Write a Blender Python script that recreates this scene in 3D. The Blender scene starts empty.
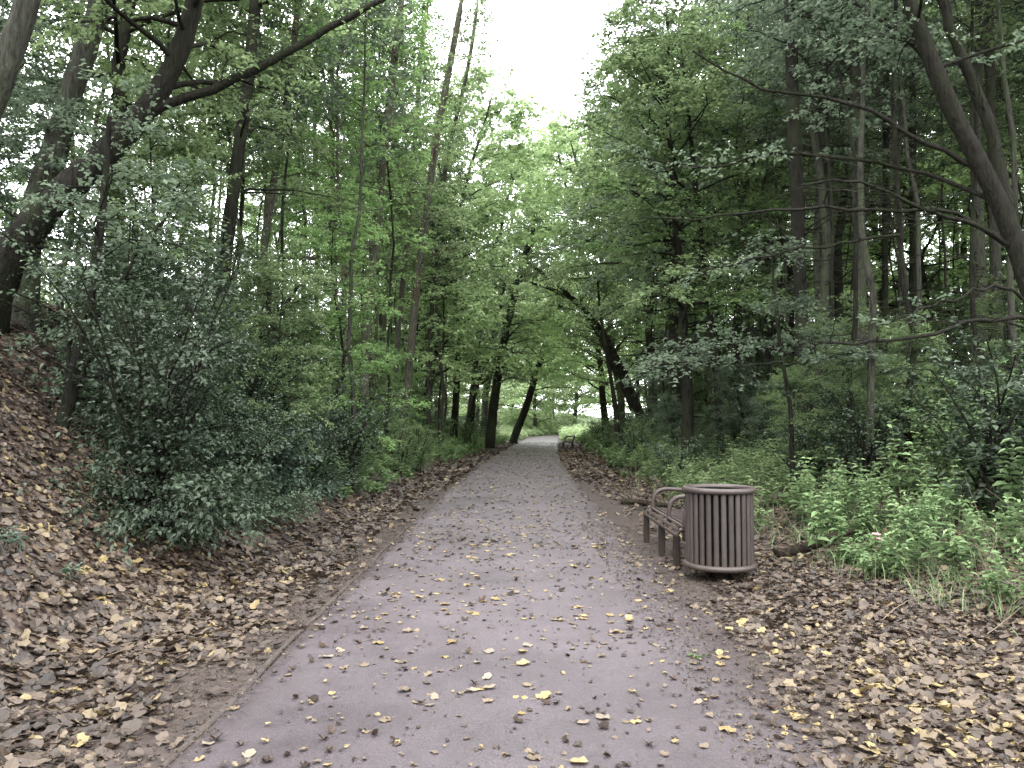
import bpy, math, random
import numpy as np
from mathutils import Vector, Matrix

R = np.random.default_rng(11)
random.seed(5)
scene = bpy.context.scene
col = scene.collection

# ------------------------------------------------------------------ camera
FPX, CH, HOR = 780.0, 1.55, 423.0
PITCH = math.atan((HOR - 384.0) / FPX)
cd = bpy.data.cameras.new("camera")
cam = bpy.data.objects.new("camera", cd); col.objects.link(cam)
cam.location = (0, 0, CH); cam.rotation_euler = (math.radians(90) + PITCH, 0, 0)
cd.sensor_width = 36.0; cd.lens = FPX / 1024 * 36.0; cd.clip_end = 2000; cd.clip_start = 0.05
scene.camera = cam

def at(px, py, Y):
    a = (px - 512) / FPX; b = (384 - py) / FPX
    c, s = math.cos(PITCH), math.sin(PITCH)
    k = Y / (c - s * b)
    return np.array([a * k, Y, CH + (s + c * b) * k])

# ------------------------------------------------------------------ the lie of the land
def pc(y):
    y = np.asarray(y, float)
    d = np.clip(y - 7, 0, 38); e = np.clip(y - 84, 0, None)
    return 0.00078 * d * d + .0593 * np.clip(y - 45, 0, None) + 0.012 * e * e

def tz(x, y):
    x = np.asarray(x, float); y = np.asarray(y, float)
    u = x - pc(y)
    amp = np.interp(y, [-30, 11, 20, 35, 60, 200], [1, 1, .8, .4, .25, .15])
    s = np.clip(-u - 2.6, 0, None)
    lb = amp * 1.0 * s * s / (s + 1.3); lb = 5.0 * np.tanh(lb / 5.0)
    s = np.clip(u - 3.2, 0, None)
    rb = 0.28 * s * s / (s + 1.6); rb = 2.6 * np.tanh(rb / 2.6)
    w = np.clip((np.abs(u) - 1.75) / 1.2, 0, 1)
    n = .5 * np.sin(1.7 * x + .6 * y) * np.sin(1.3 * y - .4 * x) + .3 * np.sin(4.1 * x + 1) * np.sin(3.3 * y)
    return lb + rb + w * (.045 + .05 * n)

# ------------------------------------------------------------------ mesh helpers
def nrm(v):
    return v / np.maximum(np.linalg.norm(v, axis=-1, keepdims=True), 1e-9)

class MB:
    def __init__(s): s.v = []; s.n = 0; s.f = []; s.r = []
    def add(s, v, f, r=None):
        v = np.asarray(v, float).reshape(-1, 3); f = np.asarray(f, int)
        s.v.append(v); s.f.append(f + s.n); s.n += len(v)
        s.r.append(np.full(len(f), .5) if r is None else np.broadcast_to(r, (len(f),)))
    def build(s, name, m, parent=None, smooth=False):
        me = bpy.data.meshes.new(name)
        if s.v:
            v = np.concatenate(s.v)
            me.vertices.add(len(v)); me.vertices.foreach_set("co", v.astype(np.float32).ravel())
            li = np.concatenate([f.ravel() for f in s.f])
            lt = np.concatenate([np.full(len(f), f.shape[1]) for f in s.f])
            me.loops.add(len(li)); me.loops.foreach_set("vertex_index", li.astype(np.int32))
            me.polygons.add(len(lt))
            me.polygons.foreach_set("loop_start", np.concatenate([[0], np.cumsum(lt)[:-1]]).astype(np.int32))
            me.polygons.foreach_set("use_smooth", np.full(len(lt), smooth))
            me.update(calc_edges=True)
            at_ = me.attributes.new("rnd", 'FLOAT', 'FACE')
            at_.data.foreach_set("value", np.concatenate(s.r).astype(np.float32))
        me.materials.append(m)
        o = bpy.data.objects.new(name, me); col.objects.link(o)
        if parent: o.parent = parent
        return o

def tube(mb, pts, rad, sides=6, rough=0.0, cap=False, r=.5):
    pts = np.asarray(pts, float); n = len(pts)
    rad = np.broadcast_to(np.asarray(rad, float), (n,))
    t = nrm(np.gradient(pts, axis=0))
    ax = np.eye(3)[np.argmin(np.abs(t).max(axis=0))]
    u = nrm(np.cross(t, ax)); w = np.cross(t, u)
    a = np.arange(sides) * 2 * np.pi / sides
    rr = rad[:, None] * (1 + rough * R.normal(size=(n, sides)))
    v = pts[:, None, :] + rr[..., None] * (np.cos(a)[None, :, None] * u[:, None, :] + np.sin(a)[None, :, None] * w[:, None, :])
    i = np.arange(n - 1)[:, None] * sides; j = np.arange(sides)[None, :]; k = (j + 1) % sides
    f = np.stack([i + j, i + k, i + sides + k, i + sides + j], -1).reshape(-1, 4)
    mb.add(v, f, r)
    if cap:
        for e, c in ((0, pts[0]), (n - 1, pts[-1])):
            ring = v[e]; vv = np.vstack([ring, c])
            mb.add(vv, np.stack([np.arange(sides), (np.arange(sides) + 1) % sides, np.full(sides, sides)], -1), r)

def many_tubes(mb, P, D, L, r0):
    """thin three-sided twigs, all at once: start P, direction D, length L"""
    n = len(P)
    if n == 0: return
    u = nrm(np.cross(D, np.array([.3, .2, 1.]))); w = np.cross(D, u)
    s = np.array([0, .5, 1.]); dz = np.array([0, 0, 1.])
    V = []
    for k in range(3):
        c = P + D * (L * s[k])[:, None] - dz * (.12 * L * s[k] ** 2)[:, None]
        for q in range(3):
            a = q * 2.0944
            V.append(c + (r0 * (1 - .8 * s[k]))[:, None] * (math.cos(a) * u + math.sin(a) * w))
    V = np.stack(V, 1)
    base = (np.arange(n) * 9)[:, None, None]
    F = []
    for k in range(2):
        for q in range(3):
            F.append([k * 3 + q, k * 3 + (q + 1) % 3, k * 3 + 3 + (q + 1) % 3, k * 3 + 3 + q])
    f = (base + np.array(F)[None]).reshape(-1, 4)
    mb.add(V.reshape(-1, 3), f)

T_SIMPLE = (np.array([[0, 0, 0], [.42, .5, .10], [1, 0, -.10], [.42, -.5, .10]]), np.array([[0, 1, 2], [0, 2, 3]]))
T_LEAF = (np.array([[0, 0, 0], [.25, .42, .06], [.62, .40, .05], [1, 0, -.12], [.62, -.40, .05], [.25, -.42, .06]]),
          np.array([[0, 1, 2, 3], [0, 3, 4, 5]]))
T_LIT = (np.array([[.42, 0, -.03], [0, 0, 0], [.08, .30, .02], [.30, .50, .05], [.50, .36, .02], [.78, .40, .06], [1, 0, .08],
                   [.78, -.40, .06], [.50, -.36, .02], [.30, -.50, .05], [.08, -.30, .02]]),
         np.array([[0, i, i + 1 if i < 10 else 1] for i in range(1, 11)]))

T_BLADE = (np.array([[0, .5, 0], [0, -.5, 0], [.4, .45, .09], [.4, -.45, .09], [.75, .3, .03], [.75, -.3, .03], [1, .05, -.16], [1, -.05, -.16]]), np.array([[0, 1, 3, 2], [2, 3, 5, 4], [4, 5, 7, 6]]))

def leaves(mb, P, A, N, L, W, tpl, rnd, curl=1.0, jit=0.0):
    n = len(P)
    if n == 0: return
    T, F = tpl
    A = nrm(A); S = nrm(np.cross(A, N)); N = np.cross(S, A)
    L = np.broadcast_to(L, (n,)); W = np.broadcast_to(W, (n,)); curl = np.broadcast_to(curl, (n,))
    tn = T[None, :, 2] * curl[:, None]
    if jit: tn = tn + R.normal(0, jit, (n, len(T)))
    V = (P[:, None] + (L[:, None] * T[None, :, 0])[..., None] * A[:, None] + (W[:, None] * T[None, :, 1])[..., None] * S[:, None]
         + (L[:, None] * tn)[..., None] * N[:, None])
    f = ((np.arange(n) * len(T))[:, None, None] + F[None]).reshape(-1, F.shape[1])
    mb.add(V.reshape(-1, 3), f, np.repeat(np.broadcast_to(rnd, (n,)), len(F)))

def lerp_poly(pts, s):
    n = len(pts) - 1
    x = np.clip(s, 0, .9999) * n; i = x.astype(int); f = (x - i)[:, None]
    return pts[i] * (1 - f) + pts[i + 1] * f, nrm(pts[i + 1] - pts[i])

UP = np.array([0, 0, 1.])
def field(P):
    x, y, z = P[:, 0], P[:, 1], P[:, 2]
    return .5 + .5 * np.sin(2.1 * x + 1.1 * z + .4) * np.sin(1.9 * y - 1.3 * z + 1.0) * np.sin(2.3 * z + .8 * x) + .25 * np.sin(5.3 * x + 2) * np.sin(4.9 * y) * np.sin(5.1 * z)
def foliate(mbB, mbL, limbs, twigs=9, subs=3, m=7, tl=.8, ls=.08, wr=.62, s0=.2, tilt=.45, tpl=T_SIMPLE, twig_r=.006, flat=.6, drop=.2):
    """sprays of leaves along limbs: limb > twig > side twig > leaves"""
    for pts in limbs:
        pts = np.asarray(pts, float)
        nt = max(2, int(twigs * R.uniform(.8, 1.2)))
        s = np.clip(np.linspace(s0, 1, nt) + R.normal(0, .03, nt), 0, 1)
        p, t = lerp_poly(pts, s)
        side = nrm(np.cross(t, UP) + 1e-4) * np.where(np.arange(nt) % 2, 1, -1)[:, None]
        d = nrm(t * R.uniform(.3, 1.0, (nt, 1)) + side * .9 + UP * R.normal(.1, .35, (nt, 1)))
        L = tl * (1.15 - .6 * s) * R.uniform(.55, 1.25, nt)
        many_tubes(mbB, p, d, L, np.full(nt, twig_r))
        P2 = np.repeat(p, subs, 0); d2 = np.repeat(d, subs, 0); L2 = np.repeat(L, subs)
        q = R.uniform(.25, 1, len(P2))
        P2 = P2 + d2 * (L2 * q)[:, None] - UP * (.12 * L2 * q * q)[:, None]
        sd = nrm(np.cross(d2, UP) + 1e-4) * R.choice([-1, 1], len(P2))[:, None]
        d2 = nrm(d2 * .7 + sd * R.uniform(.2, 1, (len(P2), 1)) + UP * R.normal(-.05, .4 * (1 - flat) + .1, (len(P2), 1)))
        L2 = L2 * R.uniform(.35, .75, len(P2))
        S = np.concatenate([p, P2]); D = np.concatenate([d, d2]); LL = np.concatenate([L, L2])
        S = np.repeat(S, m, 0); D = np.repeat(D, m, 0); LL = np.repeat(LL, m)
        q = R.uniform(.15, 1.02, len(S))
        P = S + D * (LL * q)[:, None] - UP * (.12 * LL * q * q)[:, None] + R.normal(0, .025, S.shape)
        sd = nrm(np.cross(D, UP) + 1e-4) * R.choice([-1, 1], len(S))[:, None]
        A = D * .5 + sd * .8 + R.normal(0, .3, S.shape) - UP * drop
        N = UP + R.normal(0, tilt, S.shape)
        l = ls * R.uniform(.6, 1.25, len(S))
        leaves(mbL, P, A, N, l, l * wr, tpl, np.clip(.55 * R.uniform(0, 1, len(S)) + .45 * field(P), 0, 1))

def limb_curve(p, az, el, L, n=7, droop=.25, wob=.06):
    t = np.linspace(0, 1, n)
    e = el - droop * 2 * t
    dx = np.cumsum(np.cos(e)) / n; dz = np.cumsum(np.sin(e)) / n
    a = az + np.cumsum(R.normal(0, .12, n))
    pts = np.stack([np.cumsum(np.cos(e) * np.cos(a)), np.cumsum(np.cos(e) * np.sin(a)), np.cumsum(np.sin(e))], -1) * L / n
    pts = np.vstack([[0, 0, 0], pts]) + np.vstack([[0, 0, 0], R.normal(0, wob * L / n, (n, 3))])
    return p + pts

# ------------------------------------------------------------------ materials
def newmat(name):
    m = bpy.data.materials.new(name); m.use_nodes = True
    nt = m.node_tree
    for n in list(nt.nodes): nt.nodes.remove(n)
    out = nt.nodes.new("ShaderNodeOutputMaterial")
    return m, nt, out
def nd(nt, t, **k):
    n = nt.nodes.new(t)
    for a, b in k.items(): setattr(n, a, b)
    return n
def ramp(nt, stops, interp='LINEAR'):
    n = nt.nodes.new("ShaderNodeValToRGB"); n.color_ramp.interpolation = interp
    e = n.color_ramp.elements
    while len(e) < len(stops): e.new(.5)
    for q, (p, c) in zip(e, stops): q.position = p; q.color = (*c, 1)
    return n

def leaf_mat(name, stops, trans=.35, rough=.55, spec=.14, objvar=.28):
    m, nt, out = newmat(name); L = nt.links.new
    a = nd(nt, "ShaderNodeAttribute", attribute_name="rnd")
    r = ramp(nt, stops); L(a.outputs["Fac"], r.inputs[0])
    oi = nd(nt, "ShaderNodeObjectInfo")
    mr = nd(nt, "ShaderNodeMapRange"); mr.inputs[3].default_value = 1 - objvar; mr.inputs[4].default_value = 1 + objvar
    L(oi.outputs["Random"], mr.inputs[0])
    hs = nd(nt, "ShaderNodeHueSaturation"); L(r.outputs[0], hs.inputs["Color"]); L(mr.outputs[0], hs.inputs["Value"])
    b = nd(nt, "ShaderNodeBsdfPrincipled"); L(hs.outputs[0], b.inputs["Base Color"])
    b.inputs["Roughness"].default_value = rough; b.inputs["Specular IOR Level"].default_value = spec
    if trans:
        tr = nd(nt, "ShaderNodeBsdfTranslucent")
        h2 = nd(nt, "ShaderNodeHueSaturation"); h2.inputs["Value"].default_value = 1.5; h2.inputs["Hue"].default_value = .49
        L(hs.outputs[0], h2.inputs["Color"]); L(h2.outputs[0], tr.inputs["Color"])
        mx = nd(nt, "ShaderNodeMixShader"); mx.inputs[0].default_value = trans
        L(b.outputs[0], mx.inputs[1]); L(tr.outputs[0], mx.inputs[2]); L(mx.outputs[0], out.inputs[0])
    else: L(b.outputs[0], out.inputs[0])
    return m

def bark_mat(name, dark, light, moss=(.05, .07, .03), mossamt=.35, blush=None, scale=1.0):
    m, nt, out = newmat(name); L = nt.links.new
    tc = nd(nt, "ShaderNodeNewGeometry")
    mp = nd(nt, "ShaderNodeMapping"); mp.inputs["Scale"].default_value = (13 * scale, 13 * scale, 2.2 * scale); L(tc.outputs["Position"], mp.inputs[0])
    n1 = nd(nt, "ShaderNodeTexNoise"); n1.inputs["Scale"].default_value = 2.2; n1.inputs["Detail"].default_value = 6; n1.inputs["Roughness"].default_value = .65
    L(mp.outputs[0], n1.inputs["Vector"])
    r = ramp(nt, [(.32, dark), (.68, light)]); L(n1.outputs["Fac"], r.inputs[0])
    n2 = nd(nt, "ShaderNodeTexNoise"); n2.inputs["Scale"].default_value = 1.3; n2.inputs["Detail"].default_value = 5; L(tc.outputs["Position"], n2.inputs["Vector"])
    r2 = ramp(nt, [(.45, (0, 0, 0)), (.65, (mossamt,) * 3)]); L(n2.outputs["Fac"], r2.inputs[0])
    mx = nd(nt, "ShaderNodeMix", data_type='RGBA'); L(r2.outputs[0], mx.inputs[0]); L(r.outputs[0], mx.inputs[6]); mx.inputs[7].default_value = (*moss, 1)
    last = mx.outputs[2]
    if blush:
        n3 = nd(nt, "ShaderNodeTexNoise"); n3.inputs["Scale"].default_value = .7; n3.inputs["Detail"].default_value = 3; L(tc.outputs["Position"], n3.inputs["Vector"])
        r3 = ramp(nt, [(.52, (0, 0, 0)), (.68, (.5,) * 3)]); L(n3.outputs["Fac"], r3.inputs[0])
        m3 = nd(nt, "ShaderNodeMix", data_type='RGBA'); L(r3.outputs[0], m3.inputs[0]); L(last, m3.inputs[6]); m3.inputs[7].default_value = (*blush, 1)
        last = m3.outputs[2]
    b = nd(nt, "ShaderNodeBsdfPrincipled"); L(last, b.inputs["Base Color"]); b.inputs["Roughness"].default_value = .9; b.inputs["Specular IOR Level"].default_value = .08
    bp = nd(nt, "ShaderNodeBump"); bp.inputs["Strength"].default_value = 1.0; bp.inputs["Distance"].default_value = .07
    L(n1.outputs["Fac"], bp.inputs["Height"]); L(bp.outputs[0], b.inputs["Normal"]); L(b.outputs[0], out.inputs[0])
    return m

M = {}
M['bark_dark'] = bark_mat("bark_dark", (0.004983, 0.004687, 0.003732), (0.01957, 0.01875, 0.01493), mossamt=.25)
M['bark_grey'] = bark_mat("bark_grey", (0.01525, 0.01507, 0.01226), (0.06101, 0.06138, 0.04959), mossamt=.4)
M['bark_pale'] = bark_mat("bark_pale", (0.0305, 0.02957, 0.02293), (0.1017, 0.09936, 0.07731), moss=(0.0305, 0.04185, 0.02133), mossamt=.5, blush=(0.07626, 0.04185, 0.03306))
M['bark_moss'] = bark_mat("bark_moss", (0.006406, 0.00625, 0.004852), (0.02491, 0.02344, 0.01866), moss=(0.01602, 0.02148, 0.009331), mossamt=.6)
G = lambda a, b, c: [(0, a), (.5, b), (1, c)]
M['leaf_bright'] = leaf_mat("leaf_bright", G((0.04176, 0.07281, 0.02415), (0.1223, 0.201, 0.07574), (0.2268, 0.3485, 0.1382)), .45)
M['leaf_mid'] = leaf_mat("leaf_mid", G((0.03267, 0.05227, 0.02267), (0.09958, 0.1433, 0.06692), (0.1995, 0.2661, 0.1357)), .45)
M['leaf_grey'] = leaf_mat("leaf_grey", G((0.02278, 0.03443, 0.0221), (0.07184, 0.09968, 0.06593), (0.1524, 0.1955, 0.1339)), .45)
M['leaf_dark'] = leaf_mat("leaf_dark", G((0.01344, 0.02352, 0.0132), (0.03808, 0.05936, 0.0341), (0.084, 0.112, 0.0726)), .12, rough=.45, spec=.25)
M['leaf_herb'] = leaf_mat("leaf_herb", G((0.02334, 0.04151, 0.01791), (0.08304, 0.129, 0.0556), (0.1902, 0.2657, 0.1301)), .2)
M['leaf_blue'] = leaf_mat("leaf_blue", G((.022, .036, .024), (.05, .078, .054), (.10, .14, .10)), .2, rough=.45, spec=.28)
M['leaf_far_haze_tint'] = leaf_mat("leaf_far_haze_tint", G((0.196, 0.2633, 0.1397), (0.2851, 0.362, 0.2019), (0.392, 0.4772, 0.2795)), .4)  # distance haze and open-sky brightness painted in as a paler leaf colour
M['leaf_haze_tint'] = leaf_mat("leaf_haze_tint", G((0.07431, 0.1098, 0.05169), (0.1988, 0.2755, 0.1331), (0.363, 0.4675, 0.2429)), .35)  # haze and backlit paleness of farther trees put into the leaf colour
M['leaf_shade_tint'] = leaf_mat("leaf_shade_tint", G((0.0144, 0.024, 0.0136), (0.0256, 0.04, 0.024), (0.04, 0.06, 0.036)), .1)  # under-canopy shade painted in as a darker leaf colour
LIT = [(0, (.0095, .0064, .0046)), (.25, (.025, .0172, .0132)), (.55, (.055, .0392, .0292)), (.8, (.092, .0685, .048)), (.93, (.135, .104, .060)), (1, (.20, .152, .066))]
M['litter'] = leaf_mat("litter", LIT, .12, rough=.5, spec=.35, objvar=.05)
M['fl_yellow'] = leaf_mat("fallen_yellow", G((0.1435, 0.1034, 0.04583), (0.1827, 0.1365, 0.06492), (0.2175, 0.1655, 0.09166)), .1, objvar=.2)
M['fl_tan'] = leaf_mat("fallen_tan", G((0.09377, 0.07003, 0.04933), (0.1371, 0.1085, 0.07893), (0.1695, 0.1436, 0.1118)), .1, objvar=.25)
M['fl_brown'] = leaf_mat("fallen_brown", G((0.01856, 0.01273, 0.01061), (0.03182, 0.02122, 0.01697), (0.05834, 0.03978, 0.02917)), .05, objvar=.3)
M['petal'] = leaf_mat("petal", G((.6, .25, .32), (.7, .35, .42), (.75, .45, .5)), .3)

def mat_ground():
    m, nt, out = newmat("ground"); L = nt.links.new
    geo = nd(nt, "ShaderNodeNewGeometry")
    v = nd(nt, "ShaderNodeTexVoronoi"); v.inputs["Scale"].default_value = 11; L(geo.outputs["Position"], v.inputs["Vector"])
    sp = nd(nt, "ShaderNodeSeparateColor"); L(v.outputs["Color"], sp.inputs[0])
    r = ramp(nt, [(0, (0.01379, 0.009547, 0.007956)), (.5, (0.04243, 0.02917, 0.02281)), (.85, (0.07956, 0.05569, 0.04243)), (1, (0.1167, 0.08486, 0.05304))]); L(sp.outputs[0], r.inputs[0])
    n = nd(nt, "ShaderNodeTexNoise"); n.inputs["Scale"].default_value = 1.2; n.inputs["Detail"].default_value = 6; L(geo.outputs["Position"], n.inputs["Vector"])
    rr = ramp(nt, [(.35, (.45, .42, .40)), (.65, (1, 1, 1))]); L(n.outputs["Fac"], rr.inputs[0])
    mx = nd(nt, "ShaderNodeMix", data_type='RGBA', blend_type='MULTIPLY'); mx.inputs[0].default_value = 1; L(r.outputs[0], mx.inputs[6]); L(rr.outputs[0], mx.inputs[7])
    # bare damp soil beside the path
    n4 = nd(nt, "ShaderNodeTexNoise"); n4.inputs["Scale"].default_value = 16; n4.inputs["Detail"].default_value = 6; L(geo.outputs["Position"], n4.inputs["Vector"])
    so = ramp(nt, [(.3, (0.0216, 0.01536, 0.01344)), (.7, (0.048, 0.03648, 0.03264))]); L(n4.outputs["Fac"], so.inputs[0])
    at_ = nd(nt, "ShaderNodeAttribute", attribute_name="soil")
    m2 = nd(nt, "ShaderNodeMix", data_type='RGBA'); L(at_.outputs["Fac"], m2.inputs[0]); L(mx.outputs[2], m2.inputs[6]); L(so.outputs[0], m2.inputs[7])
    ag = nd(nt, "ShaderNodeAttribute", attribute_name="green")
    gm = ramp(nt, [(.35, (.03, .045, .02)), (.65, (.075, .11, .05))]); L(n4.outputs["Fac"], gm.inputs[0])
    m9 = nd(nt, "ShaderNodeMix", data_type='RGBA'); L(ag.outputs["Fac"], m9.inputs[0]); L(m2.outputs[2], m9.inputs[6]); L(gm.outputs[0], m9.inputs[7]); m2 = m9
    b = nd(nt, "ShaderNodeBsdfPrincipled"); b.inputs["Roughness"].default_value = .8; b.inputs["Specular IOR Level"].default_value = .25
    L(m2.outputs[2], b.inputs["Base Color"])
    bp = nd(nt, "ShaderNodeBump"); bp.inputs["Strength"].default_value = .7; bp.inputs["Distance"].default_value = .03
    L(n4.outputs["Fac"], bp.inputs["Height"]); L(bp.outputs[0], b.inputs["Normal"]); L(b.outputs[0], out.inputs[0])
    return m
def mat_path():
    m, nt, out = newmat("path"); L = nt.links.new
    geo = nd(nt, "ShaderNodeNewGeometry")
    def noise(sc, det=5, ro=.6):
        n = nd(nt, "ShaderNodeTexNoise"); n.inputs["Scale"].default_value = sc; n.inputs["Detail"].default_value = det; n.inputs["Roughness"].default_value = ro
        L(geo.outputs["Position"], n.inputs["Vector"]); return n
    a = noise(.55, 6, .6); r = ramp(nt, [(.3, (.0465, .0375, .0425)), (.5, (.0555, .0455, .052)), (.7, (.066, .0555, .0625))]); L(a.outputs["Fac"], r.inputs[0])
    b_ = noise(4, 6, .7); r2 = ramp(nt, [(.30, (.82, .80, .80)), (.55, (1, 1, 1))]); L(b_.outputs["Fac"], r2.inputs[0])
    mx = nd(nt, "ShaderNodeMix", data_type='RGBA', blend_type='MULTIPLY'); mx.inputs[0].default_value = 1; L(r.outputs[0], mx.inputs[6]); L(r2.outputs[0], mx.inputs[7])
    v = nd(nt, "ShaderNodeTexVoronoi"); v.inputs["Scale"].default_value = 130; L(geo.outputs["Position"], v.inputs["Vector"])
    sp = nd(nt, "ShaderNodeSeparateColor"); L(v.outputs["Color"], sp.inputs[0])
    r3 = ramp(nt, [(0, (.68, .67, .67)), (.6, (1, 1, 1)), (1, (1.3, 1.27, 1.27))]); L(sp.outputs[0], r3.inputs[0])
    m2 = nd(nt, "ShaderNodeMix", data_type='RGBA', blend_type='MULTIPLY'); m2.inputs[0].default_value = 1; L(mx.outputs[2], m2.inputs[6]); L(r3.outputs[0], m2.inputs[7])
    sx = nd(nt, "ShaderNodeSeparateXYZ"); L(geo.outputs["Position"], sx.inputs[0])
    jn = nd(nt, "ShaderNodeMath", operation='MULTIPLY_ADD'); L(b_.outputs["Fac"], jn.inputs[0]); jn.inputs[1].default_value = .12; L(sx.outputs[1], jn.inputs[2])
    jr = nd(nt, "ShaderNodeMapRange"); jr.inputs[1].default_value = 5.30; jr.inputs[2].default_value = 5.38; jr.inputs[3].default_value = .86; jr.inputs[4].default_value = 1.02; L(jn.outputs[0], jr.inputs[0])
    st = noise(1.1, 5, .65); sr = ramp(nt, [(.33, (.84, .83, .84)), (.5, (1, 1, 1)), (.72, (1.06, 1.06, 1.06))]); L(st.outputs["Fac"], sr.inputs[0])
    mj = nd(nt, "ShaderNodeMix", data_type='RGBA', blend_type='MULTIPLY'); mj.inputs[0].default_value = 1; L(m2.outputs[2], mj.inputs[6]); L(sr.outputs[0], mj.inputs[7])
    mk = nd(nt, "ShaderNodeHueSaturation"); L(mj.outputs[2], mk.inputs["Color"]); L(jr.outputs[0], mk.inputs["Value"])
    # earth trodden in along both edges, and one transverse joint
    ed = nd(nt, "ShaderNodeAttribute", attribute_name="edge")
    n5 = noise(2.2, 6, .7)
    md = nd(nt, "ShaderNodeMath", operation='MULTIPLY'); L(ed.outputs["Fac"], md.inputs[0])
    r5 = ramp(nt, [(.3, (.35,) * 3), (.65, (1,) * 3)]); L(n5.outputs["Fac"], r5.inputs[0]); L(r5.outputs[0], md.inputs[1])
    m3 = nd(nt, "ShaderNodeMix", data_type='RGBA'); L(md.outputs[0], m3.inputs[0]); L(mk.outputs[0], m3.inputs[6]); m3.inputs[7].default_value = (.033, .025, .022, 1)
    b = nd(nt, "ShaderNodeBsdfPrincipled"); L(m3.outputs[2], b.inputs["Base Color"]); b.inputs["Specular IOR Level"].default_value = .4
    rr = ramp(nt, [(.35, (.45,) * 3), (.65, (.7,) * 3)]); L(a.outputs["Fac"], rr.inputs[0]); L(rr.outputs[0], b.inputs["Roughness"])
    bp = nd(nt, "ShaderNodeBump"); bp.inputs["Strength"].default_value = .35; bp.inputs["Distance"].default_value = .004
    L(v.outputs["Distance"], bp.inputs["Height"]); L(bp.outputs[0], b.inputs["Normal"]); L(b.outputs[0], out.inputs[0])
    return m
def mat_paint(name, c1, c2, rough=.45, sc=9, spec=.35):
    m, nt, out = newmat(name); L = nt.links.new
    tc = nd(nt, "ShaderNodeNewGeometry")
    mp = nd(nt, "ShaderNodeMapping"); mp.inputs["Scale"].default_value = (1, 1, .35); L(tc.outputs["Position"], mp.inputs[0])
    n = nd(nt, "ShaderNodeTexNoise"); n.inputs["Scale"].default_value = sc; n.inputs["Detail"].default_value = 7; n.inputs["Roughness"].default_value = .7; L(mp.outputs[0], n.inputs["Vector"])
    r = ramp(nt, [(.3, c1), (.7, c2)]); L(n.outputs["Fac"], r.inputs[0])
    at_ = nd(nt, "ShaderNodeAttribute", attribute_name="rnd"); mv = nd(nt, "ShaderNodeMapRange"); mv.inputs[3].default_value = .78; mv.inputs[4].default_value = 1.22; L(at_.outputs["Fac"], mv.inputs[0])
    hv = nd(nt, "ShaderNodeHueSaturation"); L(r.outputs[0], hv.inputs["Color"]); L(mv.outputs[0], hv.inputs["Value"])
    sz = nd(nt, "ShaderNodeSeparateXYZ"); L(tc.outputs["Position"], sz.inputs[0])
    n6 = nd(nt, "ShaderNodeTexNoise"); n6.inputs["Scale"].default_value = 14; n6.inputs["Detail"].default_value = 6; L(tc.outputs["Position"], n6.inputs["Vector"])
    dz_ = nd(nt, "ShaderNodeMath", operation='MULTIPLY_ADD'); L(n6.outputs["Fac"], dz_.inputs[0]); dz_.inputs[1].default_value = -.45; L(sz.outputs[2], dz_.inputs[2])
    md = nd(nt, "ShaderNodeMapRange"); md.inputs[1].default_value = -.12; md.inputs[2].default_value = .12; md.inputs[3].default_value = .28; md.inputs[4].default_value = 0; L(dz_.outputs[0], md.inputs[0])
    mm = nd(nt, "ShaderNodeMix", data_type='RGBA'); L(md.outputs[0], mm.inputs[0]); L(hv.outputs[0], mm.inputs[6]); mm.inputs[7].default_value = (.05, .037, .027, 1)
    b = nd(nt, "ShaderNodeBsdfPrincipled"); L(mm.outputs[2], b.inputs["Base Color"]); b.inputs["Specular IOR Level"].default_value = spec
    r2 = ramp(nt, [(.3, (rough + .2,) * 3), (.7, (rough,) * 3)]); L(n.outputs["Fac"], r2.inputs[0]); L(r2.outputs[0], b.inputs["Roughness"])
    bp = nd(nt, "ShaderNodeBump"); bp.inputs["Strength"].default_value = .25; bp.inputs["Distance"].default_value = .004; L(n.outputs["Fac"], bp.inputs["Height"]); L(bp.outputs[0], b.inputs["Normal"])
    L(b.outputs[0], out.inputs[0]); return m
M['ground'] = mat_ground(); M['path'] = mat_path()
M['edging'] = mat_paint("edging", (0.0179, 0.01392, 0.01313), (0.04774, 0.03898, 0.03739), .7)
M['bin'] = mat_paint("bin_paint", (0.02217, 0.01696, 0.0158), (0.04476, 0.03518, 0.03285), .45)
M['bin_ring'] = mat_paint("bin_ring_paint", (0.0257, 0.01899, 0.01755), (0.04926, 0.03798, 0.0355), .35)
M['liner'] = mat_paint("liner", (.002, .0017, .0016), (.006, .005, .005), .8, spec=.05)
M['bench'] = mat_paint("bench_paint", (0.02479, 0.01738, 0.01631), (0.04959, 0.03641, 0.03381), .42)
M['bench_dark'] = mat_paint("bench_dark", (.006, .0048, .0045), (.016, .013, .012), .6, spec=.15)
M['wood'] = bark_mat("dead_wood", (0.01061, 0.007956, 0.006365), (0.03713, 0.02758, 0.02228), mossamt=.2)

# ------------------------------------------------------------------ tagging
def tag(o, label=None, cat=None, group=None, kind=None):
    if label: o['label'] = label
    if cat: o['category'] = cat
    if group: o['group'] = group
    if kind: o['kind'] = kind
    return o
def empty(name, loc=(0, 0, 0), rz=0):
    o = bpy.data.objects.new(name, None); col.objects.link(o); o.empty_display_size = .2
    o.location = loc; o.rotation_euler = (0, 0, rz); return o
def copy_tree(root):
    c = root.copy(); col.objects.link(c)
    for ch in list(root.children):
        k = ch.copy(); col.objects.link(k); k.parent = c
        for g in list(ch.children):
            q = g.copy(); col.objects.link(q); q.parent = k
    return c

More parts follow.
